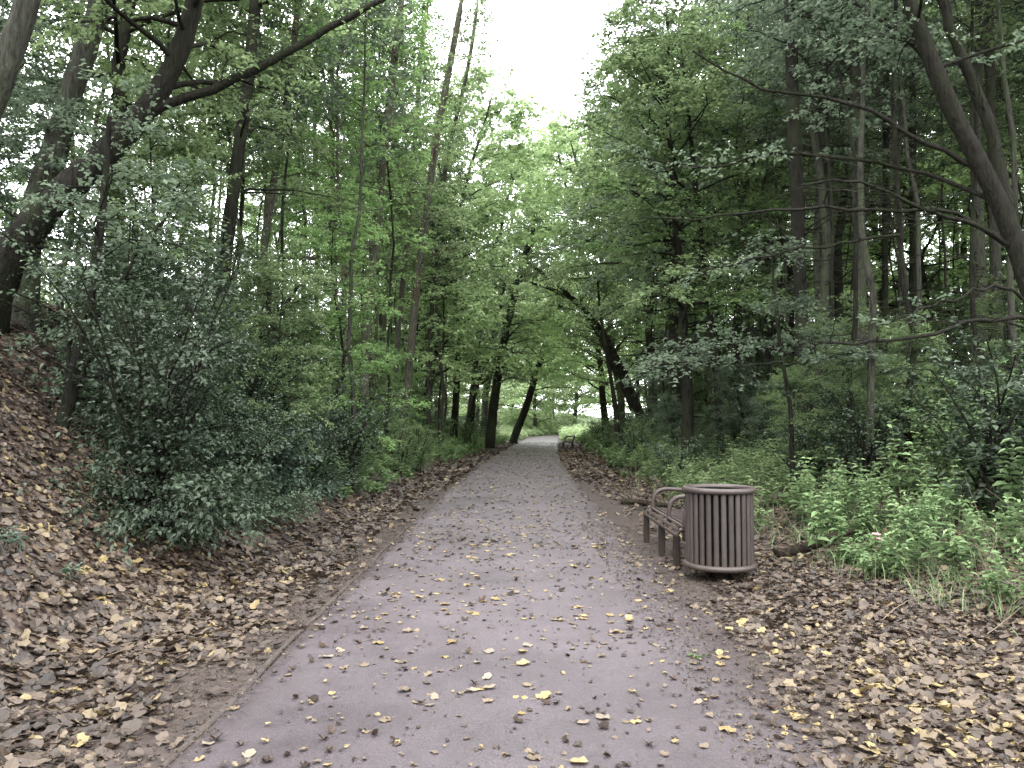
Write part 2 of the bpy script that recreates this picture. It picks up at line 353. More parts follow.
# ------------------------------------------------------------------ setting
def build_ground():
    ys = np.concatenate([[-400, -120, -50], np.arange(-20, 0, 2), np.arange(0, 24, .28), np.arange(24, 60, .8), np.arange(60, 140, 2.5), [150, 180, 240, 400, 700]])
    us = np.concatenate([[-600, -250, -100, -50], np.arange(-30, -10, 1.2), np.arange(-10, 10, .22), np.arange(10, 32, 1.2), [50, 100, 250, 600]])
    Y, U = np.meshgrid(ys, us, indexing='ij')
    X = U + np.interp(Y, [-1e4, 120, 200], [0, 0, 0]) + np.where(Y < 130, pc(np.clip(Y, 0, 130)), pc(130.))
    Z = tz(X, np.clip(Y, -20, 130))
    V = np.stack([X, Y, Z], -1).reshape(-1, 3)
    ny, nu = Y.shape
    i = (np.arange(ny - 1)[:, None] * nu + np.arange(nu - 1)[None]).ravel()
    mb = MB(); mb.add(V, np.stack([i, i + 1, i + nu + 1, i + nu], -1))
    o = mb.build("ground", M['ground'], smooth=True); tag(o, kind='structure')
    soil = np.interp(np.abs(U), [1.5, 1.7, 2.1, 2.7], [1, 1, .75, 0]).ravel() * np.clip(1.25 - Y.ravel() / 60, .3, 1)
    g = o.data.attributes.new("green", 'FLOAT', 'POINT'); g.data.foreach_set("value", (np.clip((Y - 62) / 14, 0, 1) * np.clip((np.abs(U) - 1.7) / .8, 0, 1)).ravel().astype(np.float32))
    a = o.data.attributes.new("soil", 'FLOAT', 'POINT'); a.data.foreach_set("value", soil.astype(np.float32))
build_ground()

PW = 1.52
def build_path():
    ys = np.concatenate([np.arange(-12, 20, .25), np.arange(20, 130, 1.)])
    us = np.array([-1.55, -PW, -1.4, -1.15, -.7, 0, .6, 1.0, 1.25, PW, 1.57])
    Y, U = np.meshgrid(ys, us, indexing='ij')
    wob = .03 * np.sin(2.3 * Y) + .025 * np.sin(5.1 * Y + 1)
    X = pc(Y) + U + np.where(U > 1.5, wob, 0)
    Z = np.where(np.abs(U) > PW + .001, -.02, .016 + .012 * (1 - (U / PW) ** 2))
    ny, nu = Y.shape
    i = (np.arange(ny - 1)[:, None] * nu + np.arange(nu - 1)[None]).ravel()
    mb = MB(); mb.add(np.stack([X, Y, Z], -1).reshape(-1, 3), np.stack([i, i + 1, i + nu + 1, i + nu], -1))
    o = mb.build("path", M['path'], smooth=True); tag(o, kind='structure')
    e = np.clip(np.interp(U, [-1.58, -1.45, -1.2, .75, 1.15, 1.55], [.6, .2, 0, 0, .2, 1.0]), 0, 1) * np.interp(Y, [0, 6, 14, 40], [1, .9, .5, .3])
    a = o.data.attributes.new("edge", 'FLOAT', 'POINT'); a.data.foreach_set("value", e.ravel().astype(np.float32))
    # low edging board along the left side
    ys = np.concatenate([np.arange(-12, 20, .3), np.arange(20, 90, 1.)])
    x0 = pc(ys) - 1.585 + .006 * np.sin(1.7 * ys); x1 = x0 + .04 + .01 * np.sin(3.1 * ys); zt = .014 + .010 * np.sin(.9 * ys) * np.sin(2.1 * ys)
    ring = np.stack([np.stack([x0, ys, x0 * 0 - .05], -1), np.stack([x0, ys, zt - .004], -1), np.stack([x0 + .006, ys, zt], -1),
                     np.stack([x1 - .008, ys, zt], -1), np.stack([x1, ys, zt - .006], -1), np.stack([x1, ys, x0 * 0 - .05], -1)], 1)
    n = len(ys); i = (np.arange(n - 1)[:, None] * 6 + np.arange(5)[None]).ravel()
    mb = MB(); mb.add(ring.reshape(-1, 3), np.stack([i, i + 6, i + 7, i + 1], -1))
    tag(mb.build("path_edging", M['edging']), kind='structure')
build_path()

# ------------------------------------------------------------------ leaf litter
def litter(u0, u1, y0, y1, n, size, dens=None, name="leaf_litter", lift=.03, label=None, m='litter', shift=0.0):
    y = R.uniform(y0, y1, n); u = R.uniform(u0, u1, n)
    if dens is not None:
        k = R.uniform(0, 1, n) < dens(u, y); y, u = y[k], u[k]
    x = u + pc(y); n = len(x)
    z = tz(x, y) + R.uniform(.004, lift, n)
    e = .15
    nx = -(tz(x + e, y) - tz(x - e, y)) / (2 * e); ny = -(tz(x, y + e) - tz(x, y - e)) / (2 * e)
    N = np.stack([nx, ny, np.ones(n)], -1) + R.normal(0, .38, (n, 3)) * np.array([1, 1, .2])
    a = R.uniform(0, 2 * np.pi, n); A = np.stack([np.cos(a), np.sin(a), -nx * np.cos(a) - ny * np.sin(a) + R.normal(0, .24, n)], -1)
    l = size * (.35 + .95 * R.beta(1.6, 1.8, n))
    patch = .5 + .5 * np.sin(1.1 * x + 2) * np.sin(.9 * y + .5 * x)
    rnd = np.clip(R.beta(1.5, 1.6, n) * .95 + .22 * (patch - .5) + shift, 0, 1)
    rnd = np.where(R.uniform(0, 1, n) < .035, R.uniform(.9, 1, n), rnd)
    mb = MB()
    leaves(mb, np.stack([x, y, z], -1), A, N, l, l * R.uniform(.45, 1.05, n), T_LIT, rnd, curl=R.uniform(-1, 2.2, n), jit=.05)
    return tag(mb.build(name, M[m]), label, "leaves", None, 'stuff')

clump = lambda u, y: np.clip(.5 + .55 * np.sin(2.1 * u + 1.3 * y) * np.sin(1.7 * y - 1.1 * u + .7) + .35 * np.sin(4.3 * u + .6) * np.sin(3.7 * y + u), 0, 1)
def d_left(u, y):
    lo = np.interp(y, [3, 6, 9, 14], [1.74, 1.72, 1.66, 1.6]) + .12 * np.sin(3 * y) + .08 * np.sin(7 * y)
    return np.clip((-u - lo) / .5, .10, 1)
def d_right(u, y):
    lo = np.interp(y, [3, 5, 7, 10, 14], [1.0, 1.3, 1.6, 1.75, 1.65]) + .12 * np.sin(2.6 * y + 1)
    return np.clip((u - lo) / .8, .04, 1) * np.clip(1.15 - (u - 4.2) / 3, .1, 1)
litter(-7.5, -1.62, 2.6, 9, 26000, .092, d_left, label="thick carpet of brown fallen leaves below the leafy bank")
litter(-10, -1.6, 9, 20, 15000, .11, d_left, label="brown leaf litter on the bank behind the dark shrub")
litter(1.1, 7.5, 2.6, 9, 31000, .072, d_right, label="carpet of brown and yellow leaves around the litter bin", shift=.07)
litter(1.5, 8, 9, 20, 10000, .10, d_right, label="brown leaf litter along the verge past the bench")
litter(-5, -1.5, 20, 60, 9000, .16, None, label="leaf litter along the far verge under the thin trees")
litter(1.5, 4.5, 20, 60, 6500, .16, None, label="leaf litter along the far verge by the distant bench")

def bits(u0, u1, y0, y1, n, label):
    y = R.uniform(y0, y1, n); u = R.uniform(u0, u1, n); x = u + pc(y); a = R.uniform(0, 6.28, n); mb = MB()
    l = .008 + .03 * R.beta(1.2, 3, n); z = np.where(np.abs(u) < 1.55, .03, tz(x, y) + .006)
    leaves(mb, np.stack([x, y, z], -1), np.stack([np.cos(a), np.sin(a), R.normal(0, .2, n)], -1), UP + R.normal(0, .5, (n, 3)), l, l * R.uniform(.3, .8, n), T_LIT, R.uniform(0, .85, n), curl=2, jit=.1)
    k = n // 14; y = R.uniform(y0, y1, k); u = R.uniform(u0, u1, k); a = R.uniform(0, 6.28, k); x = u + pc(y)
    many_tubes(mb, np.stack([x, y, np.where(np.abs(u) < 1.55, .032, tz(x, y) + .035)], -1), np.stack([np.cos(a), np.sin(a), R.normal(.05, .08, k)], -1), R.uniform(.04, .22, k), np.full(k, .0022))
    tag(mb.build("leaf_crumbs", M['litter']), label, "leaf crumbs", None, 'stuff')
bits(-2.6, -1.45, 3, 12, 9000, "crumbled leaves and twigs on the bare soil beside the edging")
bits(1.0, 2.6, 3, 12, 9000, "crumbled leaves and twigs along the open path edge by the bin")
# leaves lying on the path: the nearest ones one by one
def one_leaf(style):
    mb = MB(); l = {'yellow': .085, 'tan': .075, 'brown': .07}[style] * R.uniform(.85, 1.15)
    c = {'yellow': R.uniform(.5, 2), 'tan': R.uniform(0, 2), 'brown': R.uniform(3, 6)}[style]
    leaves(mb, np.array([[-.5 * l, 0, .006]]), np.array([[1., 0, .03]]), np.array([[0, 0, 1.]]), l, l * R.uniform(.7, 1.0), T_LIT, R.uniform(0, 1), curl=c, jit=.05 if style != 'brown' else .1)
    v = mb.v[0]; v[:, 2] += .004 - min(0, v[:, 2].min())
    s = v[1]
    tube(mb, [s, s + [-.025, .006, .002], s + [-.05, .018, .004]], [.0016, .0014, .001], 4)
    return mb
FL = {}
for st in ('yellow', 'tan', 'brown'):
    FL[st] = [one_leaf(st).build("fallen_leaf", M['fl_' + st]) for _ in range(5)]
FLL = {'yellow': "flat yellow fallen leaf lying on the path tarmac", 'tan': "pale tan fallen leaf lying on the path tarmac", 'brown': "dark brown curled fallen leaf lying on the path tarmac"}
used = set()
spots = []
while len(spots) < 295:
    y = 3.35 + 6.9 * R.uniform() ** 1.1; u = R.uniform(-1.5, 1.45)
    if R.uniform() < .25 and spots:
        q = spots[R.integers(len(spots))]; y, u = q[1] + R.normal(0, .12), q[0] + R.normal(0, .12)
    if abs(u) < 1.5 and 3.3 < y: spots.append((u, y))
for u, y in spots:
    st = ['yellow', 'tan', 'brown'][R.choice(3, p=[.32, .36, .32])]
    src = FL[st][R.integers(5)]
    if src.name in used: o = src.copy(); col.objects.link(o)
    else: o = src; used.add(src.name)
    o.location = (u + float(pc(y)), y, .024 - .012 * (u / PW) ** 2 + .001); o.rotation_euler = (R.normal(0, .06), R.normal(0, .06), R.uniform(0, 6.28))
    k = R.uniform(.55, 1.05); o.scale = (k, k, k)
    tag(o, FLL[st], "leaf", {'yellow': "yellow leaves on the path", 'tan': "pale tan leaves on the path", 'brown': "dark brown leaves on the path"}[st])
for st in FL:
    for o in FL[st]:
        if o.name not in used: bpy.data.objects.remove(o)
def path_scatter():
    n = 3000; y = 9.5 + 52 * R.uniform(0, 1, n) ** 1.15; u = R.uniform(-1.52, 1.52, n); x = u + pc(y)
    mb = MB(); N = UP + R.normal(0, .2, (n, 3)); a = R.uniform(0, 6.28, n)
    l = .075 * R.uniform(.5, 1.15, n)
    rnd = np.where(R.uniform(0, 1, n) < .6, R.uniform(.8, 1, n), R.uniform(.05, .5, n))
    leaves(mb, np.stack([x, y, .032 + R.uniform(0, .01, n)], -1), np.stack([np.cos(a), np.sin(a), a * 0], -1), N, l, l * .8, T_LIT, rnd, curl=R.uniform(0, 3, n), jit=.05)
    n = 1000; y = R.uniform(3.5, 12, n); u = R.uniform(-1.5, 1.5, n); a = R.uniform(0, 6.28, n); l = R.uniform(.022, .05, n)
    leaves(mb, np.stack([u + pc(y), y, .031 + u * 0], -1), np.stack([np.cos(a), np.sin(a), a * 0], -1), UP + R.normal(0, .25, (n, 3)), l, l * .8, T_LIT, np.where(R.uniform(0, 1, n) < .68, R.uniform(.72, 1, n), R.uniform(.05, .4, n)), curl=R.uniform(0, 4, n), jit=.06)
    # crumbs and twiglets close by
    n = 900; y = R.uniform(3.2, 14, n); u = R.uniform(-1.5, 1.55, n); a = R.uniform(0, 6.28, n); l = R.uniform(.008, .03, n)
    leaves(mb, np.stack([u + pc(y), y, .031 + u * 0], -1), np.stack([np.cos(a), np.sin(a), a * 0], -1), UP + R.normal(0, .2, (n, 3)), l, l * .5, T_LIT, R.uniform(0, .5, n), curl=2, jit=.08)
    tag(mb.build("scattered_leaves", M['litter']), "small fallen leaves strewn along the farther stretch of path", "leaves", None, 'stuff')
path_scatter()

# ------------------------------------------------------------------ litter bin
def build_bin(x, y):
    root = empty("litter_bin", (x, y, float(tz(x, y))), .1)
    tag(root, "round brown slatted litter bin beside the bench at the path edge", "litter bin")
    z0, z1, r = .138, .868, .318
    mb = MB(); n = 28
    for i in range(n):
        a = i * 2 * math.pi / n; w = .0238; dpt = .012
        prof = [(-w, -.008), (-w, .006), (-w * .6, dpt), (0, dpt + .003), (w * .6, dpt), (w, .006), (w, -.008)]
        V = []
        for z in (z0, z0 + .03, z1 - .03, z1):
            for s, q in prof:
                rr = r + q; V.append([rr * math.cos(a) - s * math.sin(a), rr * math.sin(a) + s * math.cos(a), z])
        F = [[k * 7 + j, k * 7 + j + 1, k * 7 + j + 8, k * 7 + j + 7] for k in range(3) for j in range(6)]
        mb.add(V, F, R.uniform(0, 1))
    sl = mb.build("slatted_side", M['bin'], root, True)
    def ring(zc, R0, t, name, mat):
        mb = MB(); a = np.linspace(0, 2 * np.pi, 49); b = np.linspace(0, 2 * np.pi, 13)
        A, B = np.meshgrid(a[:-1], b[:-1], indexing='ij')
        rr = R0 + t * np.cos(B)
        V = np.stack([rr * np.cos(A), rr * np.sin(A), zc + t * np.sin(B)], -1).reshape(-1, 3)
        i, j = np.meshgrid(np.arange(48), np.arange(12), indexing='ij')
        f = np.stack([i * 12 + j, ((i + 1) % 48) * 12 + j, ((i + 1) % 48) * 12 + (j + 1) % 12, i * 12 + (j + 1) % 12], -1).reshape(-1, 4)
        mb.add(V, f); return mb.build(name, mat, root, True)
    ring(z1 + .008, r + .014, .03, "top_rim", M['bin_ring']); ring(z0 - .002, r + .016, .03, "bottom_rim", M['bin_ring'])
    mb = MB(); a = np.linspace(0, 2 * np.pi, 41)[:-1]
    prof = [(.02, .10), (.29, .10), (.298, .13), (.298, .87), (.275, .875), (.27, .86), (.262, .14), (.02, .13)]
    V = np.array([[rr * math.cos(q), rr * math.sin(q), z] for rr, z in prof for q in a])
    f = [[k * 40 + j, k * 40 + (j + 1) % 40, (k + 1) * 40 + (j + 1) % 40, (k + 1) * 40 + j] for k in range(len(prof) - 1) for j in range(40)]
    mb.add(V, f); mb.build("inner_liner", M['liner'], root, True)
    mb = MB(); tube(mb, [[0, 0, -.05], [0, 0, .11]], .09, 24, cap=True); tube(mb, [[0, 0, .0], [0, 0, .012]], .17, 24, cap=True)
    mb.build("foot", M['liner'], root)
    return root
build_bin(2.07, 7.85)

# ------------------------------------------------------------------ benches
def build_bench():
    root = empty("park_bench")
    prof = lambda ctrl, n: np.stack([np.interp(np.linspace(0, 1, n), np.linspace(0, 1, len(ctrl)), np.array(ctrl)[:, k]) for k in range(2)], -1)
    def smooth(ctrl, n=22, it=3):
        p = np.array(ctrl, float)
        for _ in range(it):
            q = np.empty((2 * len(p) - 2, 2)); q[0::2] = .75 * p[:-1] + .25 * p[1:]; q[1::2] = .25 * p[:-1] + .75 * p[1:]
            p = np.vstack([p[:1], q, p[-1:]])
        d = np.concatenate([[0], np.cumsum(np.linalg.norm(np.diff(p, axis=0), axis=1))]); s = np.linspace(0, d[-1], n)
        return np.stack([np.interp(s, d, p[:, 0]), np.interp(s, d, p[:, 1])], -1)
    seatc = [(-.01, .30), (-.015, .36), (.02, .405), (.10, .415), (.25, .395), (.40, .375), (.455, .385), (.50, .45), (.535, .56), (.565, .66), (.585, .70)]
    armc = [(.075, .42), (.07, .50), (.10, .60), (.17, .655), (.28, .665), (.42, .655), (.50, .645), (.545, .60)]
    for yy in (-.93, -.1, .93):
        fr = MB()
        p = smooth(seatc, 30); tube(fr, [[a, yy, b - .02] for a, b in p], .024, 10, cap=True)
        fo = fr.build("side_frame", M['bench'], root, True)
        lg = MB()
        for pts in ([(-.012, -.03), (-.014, .15), (-.012, .32)], [(.50, -.03), (.465, .18), (.42, .365)]):
            V = []
            for a, b in pts:
                for dx, dy in ((-.036, -.02), (-.022, -.03), (.022, -.03), (.036, -.02), (.036, .02), (.022, .03), (-.022, .03), (-.036, .02)): V.append([a + dx, yy + dy, b])
            F = [[k * 8 + j, k * 8 + (j + 1) % 8, k * 8 + 8 + (j + 1) % 8, k * 8 + 8 + j] for k in range(2) for j in range(8)]
            m1 = MB(); m1.add(V, F); m1.build("leg", M['bench_dark'], root)
        ar = MB(); q = smooth(armc, 26); tube(ar, [[a, yy, b] for a, b in q], .026, 10, cap=True)
        ar.build("armrest", M['bench'], root, True)
    p = smooth(seatc, 60); d = np.concatenate([[0], np.cumsum(np.linalg.norm(np.diff(p, axis=0), axis=1))])
    for i, s in enumerate(np.concatenate([np.linspace(.03, .50, 9), np.linspace(.60, d[-1] - .01, 5)])):
        k = int(np.searchsorted(d, s)); k = min(max(k, 1), 59)
        a, b = p[k]; t = p[k] - p[k - 1]; t = t / np.linalg.norm(t); nn = np.array([-t[1], t[0]])
        V = []
        for yy in (-.96, .96):
            for ds, dn in ((-.018, .002), (-.013, .012), (.013, .012), (.018, .002), (.013, -.006), (-.013, -.006)):
                V.append([a + t[0] * ds + nn[0] * (dn + .008), yy, b + t[1] * ds + nn[1] * (dn + .008)])
        F4 = [[j, (j + 1) % 6, 6 + (j + 1) % 6, 6 + j] for j in range(6)]
        m1 = MB(); m1.add(V, F4); m1.add(V, [[0, 5, 4, 3, 2, 1], [6, 7, 8, 9, 10, 11]])
        m1.build("seat_slat" if i < 9 else "back_slat", M['bench'], root)
    return root
bench = build_bench(); bench.location = (1.76, 9.28, .03)
tag(bench, "brown metal slatted bench with looped armrests behind the litter bin", "bench")
b2 = copy_tree(bench); y2 = 47.0; b2.location = (float(pc(y2)) + 1.85, y2, .05); b2.rotation_euler.z = -.05; b2.scale = (1.15, 1, 1.05)
tag(b2, "small distant dark bench at the path edge before the bend", "bench")

# ------------------------------------------------------------------ trees
def trunk_path(H, lean, crook, n=14):
    t = np.linspace(0, 1, n)
    w = np.cumsum(R.normal(0, crook, (n, 2)), 0); w -= w[0]
    return np.stack([lean[0] * t ** 1.3 * H + w[:, 0], lean[1] * t ** 1.3 * H + w[:, 1], t * H], -1)

def tree_parts(trunk, rads, limbs, limb_r, leafkw, bark, leafm, parent, sides=9, extra=None):
    mb = MB(); ml = MB()
    tube(mb, trunk, rads, sides, rough=.05)
    for l, r in zip(limbs, limb_r): tube(mb, l, np.linspace(r, r * .25, len(l)), 5, rough=.05)
    foliate(mb, ml, limbs, **leafkw)
    if extra: extra(mb, ml)
    mb.build("trunk", M[bark], parent, True)
    ml.build("crown", M[leafm], parent)

def gen_tree(name, H, r0, lean=(0, 0), crook=.05, c0=.35, nl=26, ll=2.0, el=.6, droop=.3, bark='bark_grey', leafm='leaf_mid', dead=0, tip=.15, **kw):
    root = empty(name)
    tp = trunk_path(H, lean, crook); t = np.linspace(0, 1, len(tp))
    rads = r0 * (1 - (1 - tip) * t) * (1 + .6 * np.exp(-t * H / .35))
    tp[0, 2] = -.3
    limbs, lr = [], []
    for k in range(nl):
        q = c0 + (1 - c0) * (k + R.uniform(0, 1)) / nl
        p, _ = lerp_poly(tp, np.array([q]))
        f = (q - c0) / (1 - c0)
        L = ll * (1 - .65 * f ** 1.3) * R.uniform(.6, 1.25)
        limbs.append(limb_curve(p[0], k * 2.4 + R.normal(0, .5), el + R.normal(0, .2) + .3 * f, L, droop=droop)); lr.append(max(.008, r0 * .28 * (1 - .6 * f)))
    def extra(mb, ml):
        for k in range(dead):
            q = R.uniform(.12, max(c0, .3)); p, _ = lerp_poly(tp, np.array([q]))
            l = limb_curve(p[0], R.uniform(0, 6.28), R.uniform(-.2, .5), R.uniform(.6, ll), droop=R.uniform(-.1, .3))
            tube(mb, l, np.linspace(r0 * .16, .004, len(l)), 4)
            for s in (.4, .65, .85):
                pp, tt = lerp_poly(l, np.array([s])); l2 = limb_curve(pp[0], R.uniform(0, 6.28), .2, R.uniform(.2, .6), n=4); tube(mb, l2, np.linspace(r0 * .06, .002, len(l2)), 3)
    tree_parts(tp, rads, limbs, lr, kw, bark, leafm, root, extra=extra)
    return root

def gen_shrub(name, H, spread, stems, leafm, bark='bark_dark', low=0, **kw):
    root = empty(name); mb, ml = MB(), MB(); limbs = []
    for k in range(stems):
        az = k * 2.4 + R.normal(0, .3); el = math.atan2(H, spread * R.uniform(.15, 1.1))
        p = np.array([R.normal(0, .12), R.normal(0, .12), -.1])
        l = limb_curve(p, az, el + .25, math.hypot(H, spread) * R.uniform(.6, 1.0), n=8, droop=R.uniform(.2, .6)); limbs.append(l)
        tube(mb, l, np.linspace(.022, .006, len(l)), 5, rough=.06)
    for k in range(low):
        l = limb_curve(np.array([R.normal(0, .2), R.normal(0, .2), .0]), R.uniform(0, 6.28), R.uniform(.25, .6), spread * R.uniform(.6, 1.15), n=8, droop=R.uniform(.25, .45)); l[:, 2] = np.maximum(l[:, 2], .05); limbs.append(l)
        tube(mb, l, np.linspace(.014, .005, len(l)), 4, rough=.06)
    foliate(mb, ml, limbs, **kw)
    mb.build("stem", M[bark], root, True); ml.build("foliage", M[leafm], root)
    return root

def place(proto, first, x, y, s=1.0, rz=None, sz=None, label=None, cat=None, group=None, dz=0.0, tiltx=0, tilty=0):
    o = proto if first else copy_tree(proto)
    o.location = (x, y, float(tz(x, y)) + dz); o.scale = (s, s, sz or s)
    o.rotation_euler = (tiltx, tilty, R.uniform(0, 6.28) if rz is None else rz)
    tag(o, label, cat, group)
    return o

class Kind:
    def __init__(s, protos): s.p = protos; s.used = set()
    def put(s, i, *a, **k):
        p = s.p[i % len(s.p)]; f = p.name not in s.used; s.used.add(p.name)
        return place(p, f, *a, **k)
    def purge(s):
        for p in s.p:
            if p.name not in s.used:
                for c in list(p.children): bpy.data.objects.remove(c)
                bpy.data.objects.remove(p)

SLK = dict(twigs=9, subs=4, m=5, tl=.85, ls=.115)
SL = Kind([gen_tree("slender_tree", 15, .075, (.03, .0), .11, .32, 40, 1.7, .7, .35, 'bark_pale', 'leaf_bright', 6, **SLK),
           gen_tree("slender_tree", 14, .065, (-.04, .02), .13, .32, 40, 1.6, .7, .35, 'bark_grey', 'leaf_mid', 6, **SLK),
           gen_tree("slender_tree", 16, .085, (.02, -.02), .12, .25, 42, 1.9, .65, .35, 'bark_pale', 'leaf_bright', 8, **SLK)])
SF = Kind([gen_tree("slender_tree", 15, .08, (.03, .01), .11, .15, 40, 2.0, .7, .35, 'bark_pale', 'leaf_haze_tint', 6, twigs=9, subs=4, m=5, tl=1.0, ls=.17),
           gen_tree("slender_tree", 16, .09, (-.03, .01), .13, .15, 40, 2.0, .7, .35, 'bark_grey', 'leaf_haze_tint', 6, twigs=9, subs=4, m=5, tl=1.0, ls=.17)])
POK = dict(twigs=10, subs=3, m=6, tl=.95, ls=.12)
PO = Kind([gen_tree("pole_tree", 17, .15, (.015, 0), .06, .58, 34, 2.4, .35, .25, 'bark_dark', 'leaf_grey', 26, **POK),
           gen_tree("pole_tree", 16, .13, (-.02, .01), .08, .52, 34, 2.2, .35, .25, 'bark_grey', 'leaf_grey', 26, **POK),
           gen_tree("pole_tree", 18, .17, (0, -.01), .07, .60, 34, 2.6, .35, .25, 'bark_dark', 'leaf_mid', 30, **POK)])
PSK = dict(twigs=7, subs=3, m=6, tl=.8, ls=.11)
PS = Kind([gen_tree("slim_pole", 13, .055, (.02, 0), .09, .55, 20, 1.4, .4, .3, 'bark_dark', 'leaf_grey', 14, **PSK),
           gen_tree("slim_pole", 12, .045, (-.03, .02), .12, .55, 20, 1.3, .4, .3, 'bark_dark', 'leaf_mid', 14, **PSK),
           gen_tree("slim_pole", 14, .065, (.0, -.03), .08, .58, 20, 1.5, .4, .3, 'bark_grey', 'leaf_grey', 16, **PSK)])
UNK = dict(twigs=12, subs=5, m=7, tl=.75, ls=.088)
UN = Kind([gen_tree("understorey_tree", 6, .05, (.08, 0), .06, .08, 28, 2.2, .45, .35, 'bark_dark', 'leaf_mid', 4, **UNK),
           gen_tree("understorey_tree", 5, .045, (-.06, .04), .06, .08, 26, 2.0, .4, .35, 'bark_dark', 'leaf_grey', 4, **UNK),
           gen_tree("understorey_tree", 6.5, .055, (.03, -.05), .07, .10, 28, 2.3, .45, .4, 'bark_dark', 'leaf_bright', 4, **UNK)])
BRK = dict(twigs=14, subs=5, m=7, tl=1.4, ls=.15)
BR = Kind([gen_tree("broad_tree", 15, .2, (.05, 0), .10, .34, 40, 4.2, .4, .3, 'bark_dark', 'leaf_mid', 8, **BRK),
           gen_tree("broad_tree", 16, .22, (.04, .03), .10, .36, 40, 4.4, .4, .3, 'bark_dark', 'leaf_grey', 14, **BRK),
           gen_tree("broad_tree", 14, .18, (.06, 0), .10, .22, 44, 4.0, .4, .3, 'bark_grey', 'leaf_bright', 8, **BRK)])
BF = Kind([gen_tree("broad_tree", 16, .2, (.20, 0), .10, .16, 44, 4.6, .45, .3, 'bark_dark', 'leaf_haze_tint', 8, twigs=13, subs=5, m=6, tl=1.5, ls=.21),
           gen_tree("broad_tree", 15, .2, (.17, .05), .10, .16, 44, 4.6, .45, .3, 'bark_grey', 'leaf_haze_tint', 8, twigs=13, subs=5, m=6, tl=1.5, ls=.21)])
FA = Kind([gen_tree("pale_tree", 15, .2, (0, 0), .08, .06, 44, 4.4, .5, .35, 'bark_grey', 'leaf_far_haze_tint', 4, twigs=13, subs=5, m=5, tl=1.5, ls=.27),
           gen_tree("pale_tree", 13, .18, (.05, 0), .08, .05, 44, 4.2, .5, .35, 'bark_grey', 'leaf_far_haze_tint', 4, twigs=13, subs=5, m=5, tl=1.5, ls=.27)])
SH = Kind([gen_shrub("shrub", 1.7, 1.0, 14, 'leaf_mid', twigs=9, subs=3, m=6, tl=.45, ls=.075, s0=.12),
           gen_shrub("shrub", 1.5, 1.1, 14, 'leaf_herb', twigs=9, subs=3, m=6, tl=.45, ls=.075, s0=.12),
           gen_shrub("shrub", 2.0, 1.1, 15, 'leaf_dark', twigs=9, subs=3, m=6, tl=.5, ls=.08, s0=.12)])

